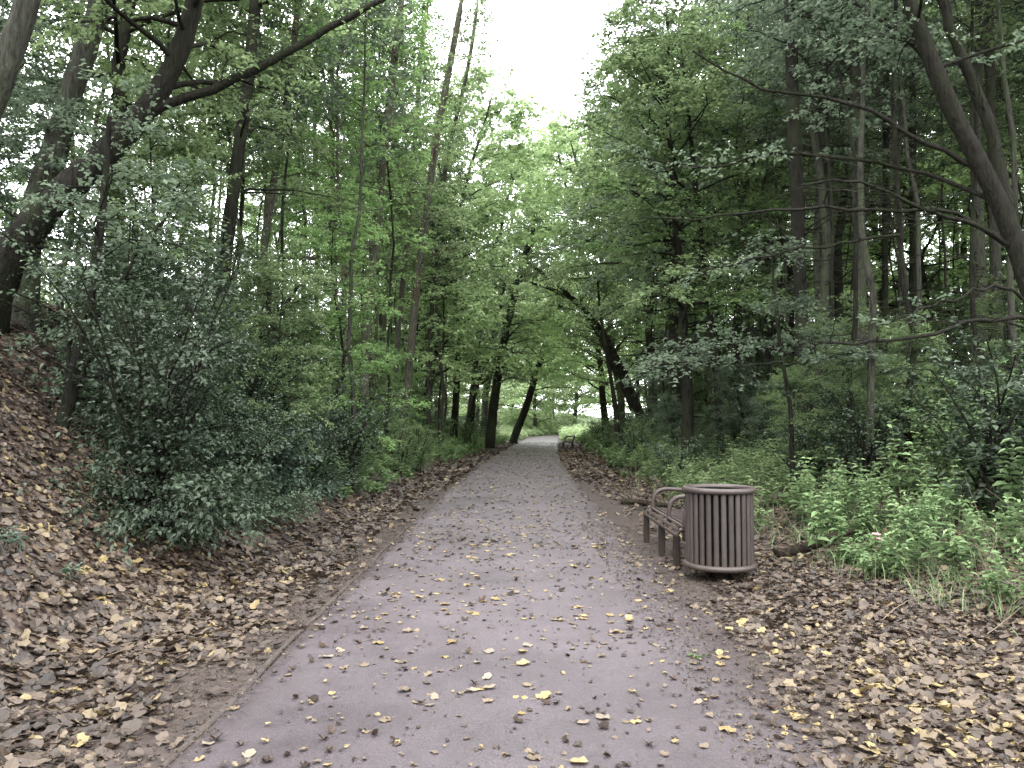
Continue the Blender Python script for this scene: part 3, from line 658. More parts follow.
# trees traced where they stand: pixel trail at one depth gives the lie of the trunk
def traced(name, label, trail, Y, w0, w1, top=None, bark='bark_dark', leafm='leaf_mid', c0=.35, nl=20, ll=1.8, el=.5, droop=.3, dead=4, dY=0.0,
           cat="tree", group=None, ground=True, limbs_px=(), **kw):
    """trail: (px, py) from the foot up; w0, w1: trunk width in px at foot and end of trail"""
    w0, w1 = w0 * .86, w1 * .86
    k = Y / FPX
    pts = [at(px, py, Y + dY * i / max(1, len(trail) - 1)) for i, (px, py) in enumerate(trail)]
    if top and pts[-1][2] < top:
        d = nrm(pts[-1] - pts[-2]); d = nrm(d * np.array([.6, .6, 1]))
        st = (top - pts[-1][2]) / max(d[2], .3)
        pts += [pts[-1] + d * st * f for f in (.33, .66, 1)]
    pts = np.array(pts)
    if ground:
        g = float(tz(pts[0][0], pts[0][1])) - .25
        if pts[0][2] > g: pts = np.vstack([[pts[0][0], pts[0][1], g], pts])
        else: pts[0][2] = g
    d = np.concatenate([[0], np.cumsum(np.linalg.norm(np.diff(pts, axis=0), axis=1))]); n = 40
    s = np.linspace(0, d[-1], n)
    tp = np.stack([np.interp(s, d, pts[:, q]) for q in range(3)], -1)
    
    for _ in range(4):
        sm = tp.copy(); sm[1:-1] = .25 * tp[:-2] + .5 * tp[1:-1] + .25 * tp[2:]; tp = sm
    base = tp[0].copy(); t = s / d[-1]
    H = d[-1]; vis = np.linalg.norm(at(*trail[-1], Y) - at(*trail[0], Y)) / H
    r0 = w0 * k / 2; r1 = w1 * k / 2
    rads = np.maximum(np.interp(t, [0, min(vis, .99), 1], [r0, r1, r1 * .35]), .01) * (1 + .6 * np.exp(-t * H / .35)) * (1 + .07 * np.convolve(R.normal(0, 1, n), [.3, .5, .3], 'same'))
    loc = tp - base
    root = empty(name, base); tag(root, label, cat, group)
    limbs, lr = [], []
    for j in range(nl):
        q = c0 + (1 - c0) * (j + R.uniform(0, 1)) / nl; p, _ = lerp_poly(loc, np.array([q])); f = (q - c0) / (1 - c0)
        limbs.append(limb_curve(p[0], j * 2.4 + R.normal(0, .5), el + R.normal(0, .2) + .2 * f, ll * (1 - .5 * f) * R.uniform(.6, 1.25), droop=droop)); lr.append(max(.008, r0 * .2 * (1 - .5 * f)))
    def extra(mb, ml):
        for _ in range(dead):
            p, _t = lerp_poly(loc, np.array([R.uniform(.15, .8)]))
            l = limb_curve(p[0], R.uniform(0, 6.28), R.uniform(-.1, .6), R.uniform(.5, 1.8), droop=.1); tube(mb, l, np.linspace(max(.008, r0 * .14), .003, len(l)), 4)
        for lp, Ya, Yb, wa, wb, leaf in limbs_px:
            m_ = len(lp); P = np.array([at(px, py, Ya + (Yb - Ya) * i / (m_ - 1)) for i, (px, py) in enumerate(lp)]) - base
            dd = np.concatenate([[0], np.cumsum(np.linalg.norm(np.diff(P, axis=0), axis=1))]); ss = np.linspace(0, dd[-1], 16)
            P = np.stack([np.interp(ss, dd, P[:, q]) for q in range(3)], -1)
            Q = P.copy(); Q[1:-1] = .25 * P[:-2] + .5 * P[1:-1] + .25 * P[2:]; P = Q + np.vstack([[0, 0, 0], R.normal(0, .02, (15, 3))])
            tube(mb, P, np.linspace(wa, wb, 16) * ((Ya + Yb) / 2) / FPX / 2, 6, rough=.06)
            for _ in range(14):
                q = R.uniform(.15, .98); pp, tt = lerp_poly(P, np.array([q])); az = math.atan2(tt[0][1], tt[0][0]) + R.choice([-1, 1]) * R.uniform(.3, 1.1)
                l = limb_curve(pp[0], az, R.uniform(-.3, .6), R.uniform(.35, 1.3) * (1.2 - .6 * q), n=6, droop=.15, wob=.12); tube(mb, l, np.linspace(.008, .002, len(l)), 3)
                for __ in range(3):
                    p3, t3 = lerp_poly(l, np.array([R.uniform(.3, .95)])); l3 = limb_curve(p3[0], az + R.normal(0, .9), R.uniform(-.4, .6), R.uniform(.12, .45), n=4, wob=.12); tube(mb, l3, np.linspace(.004, .0015, len(l3)), 3)
            if leaf: foliate(mb, ml, [P], **leaf)
    tree_parts(loc, rads, limbs, lr, kw or dict(twigs=10, subs=4, m=6, tl=.9, ls=.105), bark, leafm, root, sides=14, extra=extra)
    return root

SPRAY = dict(twigs=12, subs=4, m=7, tl=.75, ls=.085, s0=.35)
# --- left of the path
traced("leaning_tree", "dark thick leaning tree with a long branch reaching over the path", [(-25, 330), (15, 245), (60, 195), (110, 150), (150, 108), (178, 60), (196, 0)], 10.0, 42, 20, 9.5, 'bark_moss', 'leaf_mid', c0=.5, nl=16, ll=2.4,
       limbs_px=[([(150, 112), (200, 92), (258, 68), (310, 42), (380, 0), (430, -40)], 10.0, 10.6, 11, 5, dict(twigs=8, subs=4, m=6, tl=.9, ls=.08, s0=.55))], twigs=10, subs=4, m=7, tl=.8, ls=.085)
traced("grey_tree", "grey trunk in the top corner leaning above the leafy bank", [(-45, 200), (-12, 110), (8, 60), (32, -10)], 8.0, 46, 34, 9, 'bark_grey', 'leaf_mid', c0=.7, nl=10, ll=2.0)
traced("mossy_tree", "dull grey upright trunk just behind the thick leaning tree", [(20, 330), (28, 240), (52, 160), (72, 90), (96, 20)], 11.0, 34, 24, 11, 'bark_grey', 'leaf_mid', c0=.6, nl=14, ll=2.0)
traced("dark_tree", "dark upright forked trunk above the dark shrub", [(212, 400), (217, 320), (226, 250), (236, 170), (247, 90), (256, 0)], 14.0, 18, 13, 13, 'bark_dark', 'leaf_mid', c0=.35, nl=18, ll=2.0,
       limbs_px=[([(256, 5), (270, 0), (285, -20)], 14, 14, 8, 4, None)])
traced("sapling", "bare dark twin stems leaning over the shrubs", [(254, 395), (262, 350), (282, 310), (300, 284)], 15.5, 10, 7, None, 'bark_dark', 'leaf_mid', c0=.5, nl=6, ll=.8, dead=2,
       limbs_px=[([(256, 380), (262, 345), (268, 310), (272, 270)], 15.5, 15.5, 8, 5, None)])
traced("crooked_tree", "small crooked tree with red stem growing beside the dark shrub", [(40, 500), (55, 450), (70, 400), (78, 350), (92, 290), (104, 200), (110, 110)], 8.6, 15, 6, None, 'bark_dark', 'leaf_grey', c0=.3, nl=16, ll=1.3, dead=6,
       limbs_px=[([(66, 410), (70, 375), (66, 345), (80, 330), (84, 310)], 8.6, 8.6, 7, 4, None), ([(74, 390), (88, 360), (98, 345)], 8.6, 8.6, 5, 3, None), ([(106, 300), (130, 265), (160, 235), (182, 175)], 8.6, 9.0, 4, 2, SPRAY)],
       twigs=8, subs=3, m=7, tl=.55, ls=.065)
traced("birch", "pale reddish birch holding a low bare curved branch", [(362, 440), (366, 330), (376, 240), (386, 130), (402, 0)], 21, 11, 8, 15, 'bark_pale', 'leaf_bright', c0=.4, nl=24, ll=1.6,
       limbs_px=[([(380, 238), (360, 252), (335, 261), (300, 257), (272, 258)], 21, 19, 7, 3, None)])
traced("birch", "pale straight birch with rusty red lower trunk", [(400, 446), (408, 385), (416, 290), (436, 140), (462, 0)], 27, 10, 7, 17, 'bark_pale', 'leaf_mid', c0=.35, nl=26, ll=1.8)
for i, (tr, Y, w) in enumerate([([(393, 446), (398, 330), (412, 190), (420, 60), (428, 0)], 30, 7), ([(346, 440), (342, 330), (350, 220), (362, 120), (380, 0)], 25, 6),
                                ([(258, 400), (262, 260), (274, 180), (292, 70), (298, 0)], 19, 10), ([(330, 430), (336, 250), (330, 130), (336, 0)], 27, 6),
                                ([(312, 420), (318, 260), (314, 120), (322, 0)], 31, 6), ([(428, 446), (432, 300), (446, 160), (470, 60), (478, 0)], 35, 6), ([(382, 444), (384, 320), (392, 200), (396, 60)], 33, 6)]):
    traced("slender_tree", "slender pale trunk among the thin trees left of the path", tr, Y, w, w * .7, 17, ['bark_pale', 'bark_grey'][i % 2], ['leaf_bright', 'leaf_mid'][i % 2], c0=.35, nl=26, ll=1.7, group="thin pale trunks left of the path", dead=8)
for i, (tr, Y, w, lab) in enumerate([
        ([(489, 447), (495, 395), (506, 330), (524, 260), (534, 225)], 46, 11, "thick black trunk standing at the far path edge"),
        ([(453, 447), (456, 400), (458, 330), (452, 260)], 44, 9, "black trunk one place behind the thickest far trunk, dense leaves above"),
        ([(512, 443), (527, 405), (545, 345), (562, 300)], 58, 9, "dark trunk leaning over the path beyond the thick black trunk"),
        ([(462, 446), (476, 390), (500, 310)], 52, 6, "thin dark slanting trunk between the two black trunks")]):
    traced("dark_tree", lab, tr, Y, w, w * .6, 13, 'bark_dark', ['leaf_mid', 'leaf_grey'][i % 2], c0=.3, nl=24, ll=3.6, dead=6, twigs=11, subs=4, m=6, tl=1.2, ls=.14)
# --- right of the path
traced("arching_tree", "dark twin trunk arching over the path like a gateway", [(642, 418), (622, 370), (602, 330), (575, 300), (545, 286), (515, 280)], 37, 12, 5, None, 'bark_dark', 'leaf_mid', c0=.25, nl=22, ll=3.4, el=.9, dead=5,
       limbs_px=[([(634, 410), (612, 360), (590, 318), (560, 285), (528, 262)], 37, 37, 8, 3, None)], twigs=11, subs=4, m=6, tl=1.1, ls=.12)
traced("dark_tree", "thin dark trunk standing just before the arching trunk", [(617, 416), (612, 385), (606, 350), (600, 310)], 35, 7, 4, 12, 'bark_dark', 'leaf_mid', c0=.4, nl=18, ll=2.6, twigs=10, subs=4, m=6, tl=1.0, ls=.12)
traced("dark_tree", "stout dark trunk rising from ferny bushes behind the bench", [(678, 425), (675, 370), (674, 320), (668, 240), (664, 150)], 25, 15, 9, 14, 'bark_dark', 'leaf_grey', c0=.3, nl=26, ll=3.2, dead=8, twigs=11, subs=4, m=6, tl=1.0, ls=.10)
for i, (x0, x1, Y, w, lab) in enumerate([(806, 789, 16, 17, "tall straight dark trunk first in the row behind the litter bin"), (828, 822, 18.5, 13, "tall dark trunk second in the row behind the litter bin"),
                                         (862, 855, 17, 15, "tall grey trunk third in the row, bare low twigs"), (884, 887, 21, 8, "thin dark pole between two thicker trunks"),
                                         (914, 912, 23, 9, "thin straight pole nearest the big forked trunk"), (1000, 988, 17, 13, "tall grey trunk standing behind the big forked trunk"),
                                         (735, 750, 24, 10, "dark trunk among grey leaves beyond the litter bin")]):
    traced("pole_tree", lab, [(x0, 430), (x0 * .6 + x1 * .4, 250), (x0 * .25 + x1 * .75, 110), (x1, 0)], Y, w, w * .8, 16, ['bark_dark', 'bark_dark', 'bark_grey'][i % 3], 'leaf_grey', c0=.62, nl=16, ll=2.0, el=.3, dead=20, twigs=9, subs=3, m=6, tl=.9, ls=.10)
HANG = dict(twigs=16, subs=5, m=7, tl=.8, ls=.08, s0=.3, flat=.9)
traced("forked_tree", "big forked grey trunk leaning in over the nettles with long low branches", [(1075, 420), (1046, 340), (1022, 262), (1002, 205), (972, 150), (950, 108), (925, 45), (905, -10)], 10.5, 25, 18, 10, 'bark_moss', 'leaf_grey', c0=.6, nl=13, ll=2.6, dead=5,
       limbs_px=[([(1024, 268), (1012, 225), (1004, 180), (984, 110), (962, 55), (940, -10)], 10.5, 11.2, 15, 11, None),
                 ([(985, 172), (950, 155), (900, 128), (868, 108), (820, 98), (770, 92), (735, 75), (690, 50)], 10.5, 11.0, 6, 2, None),
                 ([(1018, 250), (985, 228), (940, 215), (905, 200), (868, 185), (840, 180), (800, 186)], 10.5, 10.2, 6, 2, None),
                 ([(1020, 255), (990, 232), (960, 212), (915, 207), (880, 210), (800, 208), (740, 212), (690, 222), (640, 216)], 10.5, 10.4, 5, 1.5, None),
                 ([(1030, 300), (1000, 285), (960, 295), (915, 312), (880, 325)], 10.5, 9.6, 4, 2, dict(twigs=6, subs=3, m=5, tl=.5, ls=.07, s0=.6)),
                 ([(1050, 322), (1015, 320), (975, 322), (940, 332), (900, 338), (860, 343), (820, 344)], 10.3, 9.0, 6, 2.5, None),
                 ([(960, 130), (930, 60), (880, 20), (830, -10)], 10.5, 11.5, 6, 2, SPRAY),
                 ([(900, 235), (850, 240), (800, 250), (740, 262), (690, 275)], 10.5, 11, 3, 1.5, dict(twigs=8, subs=3, m=5, tl=.5, ls=.07, s0=.5)),
                 ([(1004, 205), (930, 175), (860, 160), (780, 152), (700, 170), (640, 158)], 10.5, 12.5, 5, 1.5, dict(twigs=12, subs=4, m=7, tl=.8, ls=.08, s0=.5))], twigs=11, subs=4, m=7, tl=.9, ls=.085)
traced("layered_tree", "low tree with flat pale sprays of leaves above the ferny bushes", [(792, 440), (790, 400), (780, 350), (775, 290), (770, 240)], 12.5, 6, 4, None, 'bark_dark', 'leaf_grey', c0=.5, nl=6, ll=1.0, dead=2,
       limbs_px=[([(784, 362), (740, 366), (690, 362), (640, 372)], 12.5, 11.6, 3, 1.5, HANG), ([(780, 350), (750, 345), (710, 342), (665, 352)], 12.5, 12, 3, 1.5, HANG),
                 ([(784, 365), (820, 360), (860, 352)], 12.5, 11.5, 3, 1.5, HANG)],
       twigs=9, subs=4, m=7, tl=.6, ls=.08)
traced("maple", "bright yellow-green maple hanging over the path from among darker trees", [(720, 430), (712, 330), (700, 230), (690, 130), (680, 40)], 21, 8, 5, 12, 'bark_dark', 'leaf_bright', c0=.3, nl=20, ll=2.6, el=.3, dead=4,
       limbs_px=[([(706, 260), (670, 215), (635, 190), (600, 185)], 21, 19, 3, 1.5, dict(twigs=16, subs=5, m=8, tl=1.1, ls=.11)), ([(700, 215), (660, 150), (630, 110), (605, 95)], 21, 20, 3, 1.5, dict(twigs=16, subs=5, m=8, tl=1.1, ls=.11)),
                 ([(704, 240), (660, 240), (620, 250), (585, 240)], 21, 20, 3, 1.5, dict(twigs=16, subs=5, m=8, tl=1.1, ls=.11))], twigs=11, subs=4, m=7, tl=1.0, ls=.10)

# --- the wood behind
def scatter(n, u0, u1, y0, y1, dmin, avoid=()):
    out = []
    for _ in range(n * 30):
        if len(out) >= n: break
        y = R.uniform(y0, y1); x = R.uniform(u0, u1) + float(pc(y))
        if all((x - a) ** 2 + (y - b) ** 2 > dmin ** 2 for a, b in out) and all((x - a) ** 2 + (y - b) ** 2 > .8 for a, b in avoid): out.append((x, y))
    return out
gl = "thin trees in the wood left of the path"; gr = "dark pole trees in the wood right of the path"
for i, (x, y) in enumerate(scatter(16, -14, -3.6, 18, 34, 1.7)):
    SL.put(i, x, y, R.uniform(.85, 1.15), label="thin tree with light green leaves in the wood left of the path", cat="tree", group=gl)
for i, (x, y) in enumerate(scatter(13, -16, -3.6, 34, 66, 2.0)):
    SF.put(i, x, y, R.uniform(.85, 1.2), label="thin tree with leaves tinted pale for haze far back left of the path", cat="tree", group="haze-tinted thin trees left of the path")
for i, (x, y) in enumerate(scatter(46, 5.0, 22, 14, 56, 1.6)):
    PO.put(i, x, y, R.uniform(.85, 1.15), label="dark pole tree with bare lower twigs in the wood right of the path", cat="tree", group=gr)
for i, (x, y) in enumerate(scatter(74, 4.9, 18, 11.5, 34, .85)):
    PS.put(i, x, y, R.uniform(.8, 1.2), label="slim dark pole crowded among the trunks right of the path", cat="tree", group="slim dark poles right of the path")
for i, (x, y) in enumerate(scatter(40, -12, -3.4, 16, 44, 1.0)):
    PS.put(i, x, y, R.uniform(.8, 1.2), label="slim dark stem crowded among the thin trees left of the path", cat="tree", group="slim dark stems left of the path")
for i, (x, y) in enumerate(scatter(24, -13, -3.8, 11.5, 48, 1.7)):
    UN.put(i, x, y, R.uniform(.5, .85), label="bushy young tree under the thin trees left of the path", cat="tree", group="young trees left of the path")
for i, (x, y) in enumerate(scatter(34, 5.0, 17, 13.5, 55, 1.8)):
    UN.put(i % 2, x, y, R.uniform(.35, .55) + .35 * (y > 28), label="bushy young tree in the shade right of the path", cat="tree", group="young trees right of the path")
for i, (x, y) in enumerate(scatter(14, -6.4, -4.1, 13, 32, 1.0)):
    UN.put(0 if i % 4 else 2, x, y, R.uniform(.38, .58), label="leafy sapling tree at the wood's edge left of the path", cat="tree", group="edge saplings left of the path")
for i, (x, y) in enumerate(scatter(24, 4.6, 8.0, 11.5, 34, 1.0)):
    UN.put(i % 2, x, y, R.uniform(.28, .46), label="leafy sapling tree at the wood's edge right of the path", cat="tree", group="edge saplings right of the path")
for (x, y, sc_, lab) in [(-7.6, 10.8, .9, "leafy young tree on the bank behind the thick leaning trunk"), (-5.2, 11.6, .8, "leafy young tree on the bank behind the crooked tree"), (-9.6, 12.6, .9, "leafy young tree high on the bank at the frame edge")]:
    UN.put(1 if x < -5.5 else 0, x, y, sc_, label=lab, cat="tree")
# broad crowns that close the wood above the path
for i, (u, y, s) in enumerate([(-8, 15.5, .95), (-12, 14, 1), (-17, 20, 1.1), (-5.6, 39, .8), (-6.5, 46, .85)]):
    BR.put(i, u + float(pc(y)), y, s, rz=R.uniform(-.6, .6), label="broad leafy tree closing the wood left of the path", cat="tree", group="broad trees left of the path")
for i, (u, y, s) in enumerate([(4.5, 20.5, .82), (5.6, 27, .95), (5.6, 34, 1.1)]):
    BR.put(i % 2, u + float(pc(y)), y, s, rz=math.pi + R.uniform(-.6, .6), label="broad leafy tree closing the wood right of the path", cat="tree", group="broad trees right of the path")
for i, (u, y, s, side) in enumerate([(-5.5, 40, 1.15, 0), (-4.4, 62, 1.5, 0), (-4.8, 54, 1.35, 0), (5.2, 44, 1.15, 1), (5.0, 54, 1.3, 1), (9, 52, 1.3, 1), (12, 62, 1.5, 1), (11, 34, 1.1, 1), (15, 28, 1.1, 1), (18, 40, 1.2, 1), (20, 26, 1.1, 1), (24, 34, 1.2, 1), (14, 46, 1.2, 1)]):
    BF.put(i, u + float(pc(y)), y, s, rz=side * math.pi + R.uniform(-.4, .4), label="haze-tinted pale broad tree reaching over the far path, " + ["left side", "right side"][side], cat="tree", group="haze-tinted broad trees, " + ["left", "right"][side])
# pale trees around the bend
for i, (x, y, s) in enumerate([(-2, 92, 1.3), (3, 99, 1.5), (8.5, 106, 1.5), (-8, 84, 1.4), (14, 100, 1.5), (0, 112, 1.6), (-3.5, 78, 1.0), (20, 92, 1.5), (-14, 98, 1.5), (6, 118, 1.7)]):
    FA.put(i, x, y, s, label="haze-tinted pale green tree around the far bend of the path", cat="tree", group="pale trees around the bend")

# --- shrubs
dk = gen_shrub("dark_shrub", 2.45, 1.35, 26, 'leaf_dark', low=26, twigs=12, subs=4, m=6, tl=.62, ls=.062, s0=.1, wr=.6, tpl=T_LEAF)
place(dk, True, -3.66, 7.9, .86, 0, 1.16, label="large dark glossy shrub at the foot of the leafy bank", cat="shrub")
bl = gen_shrub("blue_green_shrub", 1.1, 1.2, 18, 'leaf_blue', low=10, twigs=11, subs=4, m=7, tl=.5, ls=.085, s0=.1, tpl=T_LEAF)
place(bl, True, -3.7, 11.2, .85, 0, label="blue-green leafy shrub just beyond the large dark shrub", cat="shrub")
d2 = copy_tree(dk); d2.location = (-5.2, 10.3, float(tz(-5.2, 10.3))); d2.rotation_euler.z = 2.1; d2.scale = (1.05, 1.05, 1.15)
for (x, y, sc_, rz_, lab) in [(-4.6, 9.6, .85, .9, "dark twiggy shrub between the large dark shrub and the crooked tree"), (-3.5, 10.0, .62, 3.9, "smaller dark shrub crowding the far side of the large dark shrub"), (-4.3, 12.6, .9, 5.0, "dark shrub among saplings behind the blue-green shrub"), (-3.6, 13.6, .6, 1.7, "low dark shrub past the blue-green shrub at the verge")]:
    d3 = copy_tree(dk); d3.location = (x, y, float(tz(x, y))); d3.rotation_euler.z = rz_; d3.scale = (sc_, sc_, sc_); tag(d3, lab, "shrub")
tag(d2, "dark shrub higher on the bank behind the large dark shrub", "shrub")
for i, (x, y) in enumerate(scatter(36, -6.5, -2.9, 12.5, 56, 1.0)):
    SH.put(i, x, y, R.uniform(.6, 1.1), label="green shrub on the verge left of the path", cat="shrub", group="shrubs along the left verge")
for i, (x, y) in enumerate(scatter(44, 3.5, 7.5, 11.5, 58, 1.0)):
    SH.put(i + 1, x, y, R.uniform(.6, 1.05), label="green shrub on the verge right of the path", cat="shrub", group="shrubs along the right verge")
for i, (x, y) in enumerate(scatter(20, 5.4, 12, 8.8, 14, 1.0)):
    SH.put(i + 2, x, y, R.uniform(.8, 1.15), label="dim bush in the shade behind the nettles", cat="shrub", group="bushes behind the nettles")
for k in (SL, SF, PS, PO, UN, BR, BF, FA, SH): k.purge()

# --- herbs and undergrowth
def herbs(mb, X, Y, H, ls, nodes=7, stems=3, spread=.18, wr=.45):
    n = len(X); S = np.repeat(np.stack([X, Y, tz(X, Y)], -1), stems, 0); h = np.repeat(H, stems) * R.uniform(.6, 1.1, n * stems)
    l0 = np.repeat(np.broadcast_to(ls, (n,)), stems)
    S[:, :2] += R.normal(0, .05, (len(S), 2)); D = nrm(np.stack([R.normal(0, spread, len(S)), R.normal(0, spread, len(S)), np.ones(len(S))], -1))
    many_tubes(mb, S, D, h, np.full(len(S), .004))
    for k in range(nodes):
        q = (k + 1) / nodes; az = R.uniform(0, 3.14, len(S)) if k == 0 else az + 1.57 + R.normal(0, .2, len(S))
        for sg in (0, math.pi):
            A = np.stack([np.cos(az + sg), np.sin(az + sg), R.normal(.15, .3, len(S))], -1)
            P = S + D * (h * (.32 + .68 * q))[:, None] - UP * (.12 * h * q * q)[:, None]
            l = l0 * (1.15 - .55 * q) * R.uniform(.7, 1.2, len(S))
            leaves(mb, P, A, UP + R.normal(0, .35, P.shape), l, l * wr, T_LEAF, np.clip(R.normal(.3 + .4 * q, .2, len(S)), 0, 1), curl=1.5)
def blades(mb, X, Y, h):
    n = len(X); P = np.stack([X, Y, tz(X, Y)], -1); a = R.uniform(0, 6.28, n)
    A = np.stack([np.cos(a) * .7, np.sin(a) * .7, np.full(n, 1.)], -1)
    leaves(mb, P, A, np.stack([-np.cos(a), -np.sin(a), np.full(n, .7)], -1), h * R.uniform(.5, 1.2, n), .007, T_BLADE, R.uniform(.2, .9, n), curl=1.5)
def patch(name, label, n, u0, u1, y0, y1, H, ls, dens, m='leaf_herb', grass=0, **kw):
    y = R.uniform(y0, y1, n); u = R.uniform(u0, u1, n); k = R.uniform(0, 1, n) < dens(u, y); y, u = y[k], u[k]
    mb = MB(); herbs(mb, u + pc(y), y, np.full(len(u), H) * R.uniform(.35, 1.5, len(u)) * (.6 + .6 * clump(u * .9 + 3, y * .8)), ls, **kw)
    if grass:
        y = R.uniform(y0, y1, grass); u = R.uniform(u0 - .4, u1, grass); k = R.uniform(0, 1, grass) < dens(u + .3, y); blades(mb, (u + pc(y))[k], y[k], .30)
    tag(mb.build(name, M[m]), label, "undergrowth", None, 'stuff')
edge_r = lambda y: np.interp(y, [4, 6, 7, 8, 9.5, 12, 20, 60], [3.9, 3.55, 3.35, 3.1, 2.9, 2.8, 2.8, 2.9])
dr = lambda u, y: np.clip((u - edge_r(y)) / .7, 0, 1) * (.06 + .94 * clump(u * 1.3, y * 1.2) ** 1.8)
patch("undergrowth", "fresh green nettles and grass on the rise behind the litter bin", 620, 2.8, 7.5, 4.5, 10.5, .66, .095, dr, grass=9000, wr=.5, stems=4)
patch("undergrowth", "pale green undergrowth crowding the verge behind the bench", 1100, 2.5, 6.5, 10, 24, .75, .12, dr, 'leaf_mid', grass=5000)
patch("undergrowth", "soft green undergrowth beside the distant bench", 1300, 2.4, 6, 24, 62, .85, .17, dr, stems=3)
dl = lambda u, y: np.clip((-u - np.interp(y, [10, 14, 60], [2.9, 2.5, 2.3])) / .6, 0, 1) * (.4 + .6 * clump(u, y))
patch("undergrowth", "yellow-green undergrowth along the verge under the thin trees", 1500, -5.5, -2.3, 13, 62, .55, .13, dl, grass=2500)
de = lambda u, y: np.ones_like(u)
patch("undergrowth", "haze-tinted grass and weeds around the far bend", 900, -6, -1.8, 66, 96, .7, .25, de, 'leaf_far_haze_tint'); patch("undergrowth", "haze-tinted bushes of weeds inside the far bend", 700, 1.9, 6, 62, 92, .9, .25, de, 'leaf_far_haze_tint')

def stalks(label, n, u0, u1, y0, y1):
    y = R.uniform(y0, y1, n); u = R.uniform(u0, u1, n); k = R.uniform(0, 1, n) < dr(u, y) + .15; x = (u + pc(y))[k]; y = y[k]; n = len(x); mb = MB()
    many_tubes(mb, np.stack([x, y, tz(x, y)], -1), nrm(np.stack([R.normal(0, .5, n), R.normal(0, .5, n), np.ones(n)], -1)), R.uniform(.25, .95, n), np.full(n, .0035))
    tag(mb.build("dry_stalks", M['fl_tan']), label, "dry stalks", None, 'stuff')
stalks("dry straw-coloured stalks among the nettles on the rise", 420, 2.9, 7, 5, 11)
stalks("dry stalks in the undergrowth behind the bench", 360, 2.7, 6, 11, 22)

def plant(name, label, px, py, Y, H, ls, cat="plant", m='leaf_herb', stems=3, nodes=8, flower=False):
    p = at(px, py, Y); x = float(p[0]); root = empty(name, (x, Y, 0)); mb = MB()
    herbs(mb, np.array([x]), np.array([Y]), np.array([H]), ls, nodes=nodes, stems=stems, spread=.12)
    for v in mb.v: v -= np.array([x, Y, 0])
    mb.build("foliage", M[m], root); tag(root, label, cat)
    if flower:
        z = float(tz(x, Y))
        for q in range(3):
            fb = MB()
            c = np.array([R.normal(0, .05), -.1 + R.normal(0, .03), z + H * .75 + R.normal(0, .05)])
            a = np.arange(5) * 1.257; leaves(fb, np.repeat(c[None], 5, 0), np.stack([np.cos(a), np.sin(a), a * 0 + .5], -1), np.repeat(np.array([[0, -.5, 1.]]), 5, 0), .035, .03, T_LEAF, R.uniform(0, 1, 5))
            fb.build("flower", M['petal'], root)
plant("tall_nettle", "tall nettle rising alone before the dark bushes", 900, 470, 9.3, 1.5, .15, stems=2, nodes=10)
plant("tall_nettle", "tall nettle with broad leaves in front of the forked trunk", 1005, 460, 8.2, 1.45, .17, stems=4, nodes=10)
plant("tall_nettle", "bushy nettle standing behind the litter bin", 810, 480, 10.5, 1.05, .13, stems=4)
plant("tall_nettle", "nettle drooping over the fallen log", 826, 500, 8.6, .75, .16, stems=5)
plant("tall_nettle", "nettle between the litter bin and the ferny bushes", 745, 480, 12.5, 1.15, .12, stems=5)
plant("balsam", "small plant with pink flowers beside the fallen log", 872, 520, 8.0, .45, .10, stems=4, flower=True)
plant("balsam", "low plant with broad pale leaves near the bank of nettles", 950, 520, 7.2, .6, .13, stems=5)
plant("seedling", "small green seedling deep in the brown leaves at the frame edge", 10, 620, 5.9, .22, .07, stems=5, nodes=4, m='leaf_blue')
plant("seedling", "small pale seedling among brown leaves below the bank", 70, 612, 6.1, .16, .06, stems=4, nodes=4, m='leaf_blue')
plant("seedling", "green seedling in the leaves below the blue-green shrub", 302, 490, 11.5, .28, .09, stems=5, nodes=4)
plant("seedling", "tiny green sprig lying on the path edge", 700, 655, 4.0 + 1.1, .05, .05, stems=3, nodes=3)

def log(name, label, p0, p1, r, bend=.06):
    a, b = np.array(p0, float), np.array(p1, float); t = np.linspace(0, 1, 9)[:, None]
    P = a * (1 - t) + b * t + R.normal(0, bend * .3, (9, 3)); P[:, 2] = tz(P[:, 0], P[:, 1]) + r * .6 + np.linspace(0, p1[2], 9)
    base = P[0].copy(); mb = MB(); tube(mb, P - base, np.linspace(r, r * .6, 9) * R.uniform(.85, 1.15, 9), 12, rough=.12, cap=True)
    o = mb.build(name, M['wood'], None, True); o.location = base; tag(o, label, "log")
log("fallen_log", "dark fallen log half hidden under nettles", (2.95, 8.75, 0), (4.0, 9.3, .10), .06)
log("fallen_log", "low dark log at the verge past the bench", (2.15, 14.9, 0), (2.8, 13.9, .02), .065)

def stick(label, a, b, r=.006):
    P = np.array(a)[None] * (1 - np.linspace(0, 1, 7)[:, None]) + np.array(b)[None] * np.linspace(0, 1, 7)[:, None]; P = P + R.normal(0, .012, P.shape)
    P[:, 2] = tz(P[:, 0], P[:, 1]) + .05 + np.array([0, .03, .06, .08, .1, .1, .1]) * .5; base = P[0].copy(); mb = MB(); tube(mb, P - base, np.linspace(r, r * .4, 7) * .6, 5)
    o = mb.build("stick", M['fl_tan'], None, True); o.location = base; tag(o, label, "stick")
stick("thin pale dry stalk lying across the leaves below the nettles", (2.75, 5.9, 0), (3.9, 6.9, 0))
stick("dry bent stalk on the leaves near the grassy rise", (3.3, 5.5, 0), (4.0, 6.0, 0))
stick("brown twig on the leaf carpet by the edging", (-2.6, 5.0, 0), (-2.2, 5.6, 0), .005)

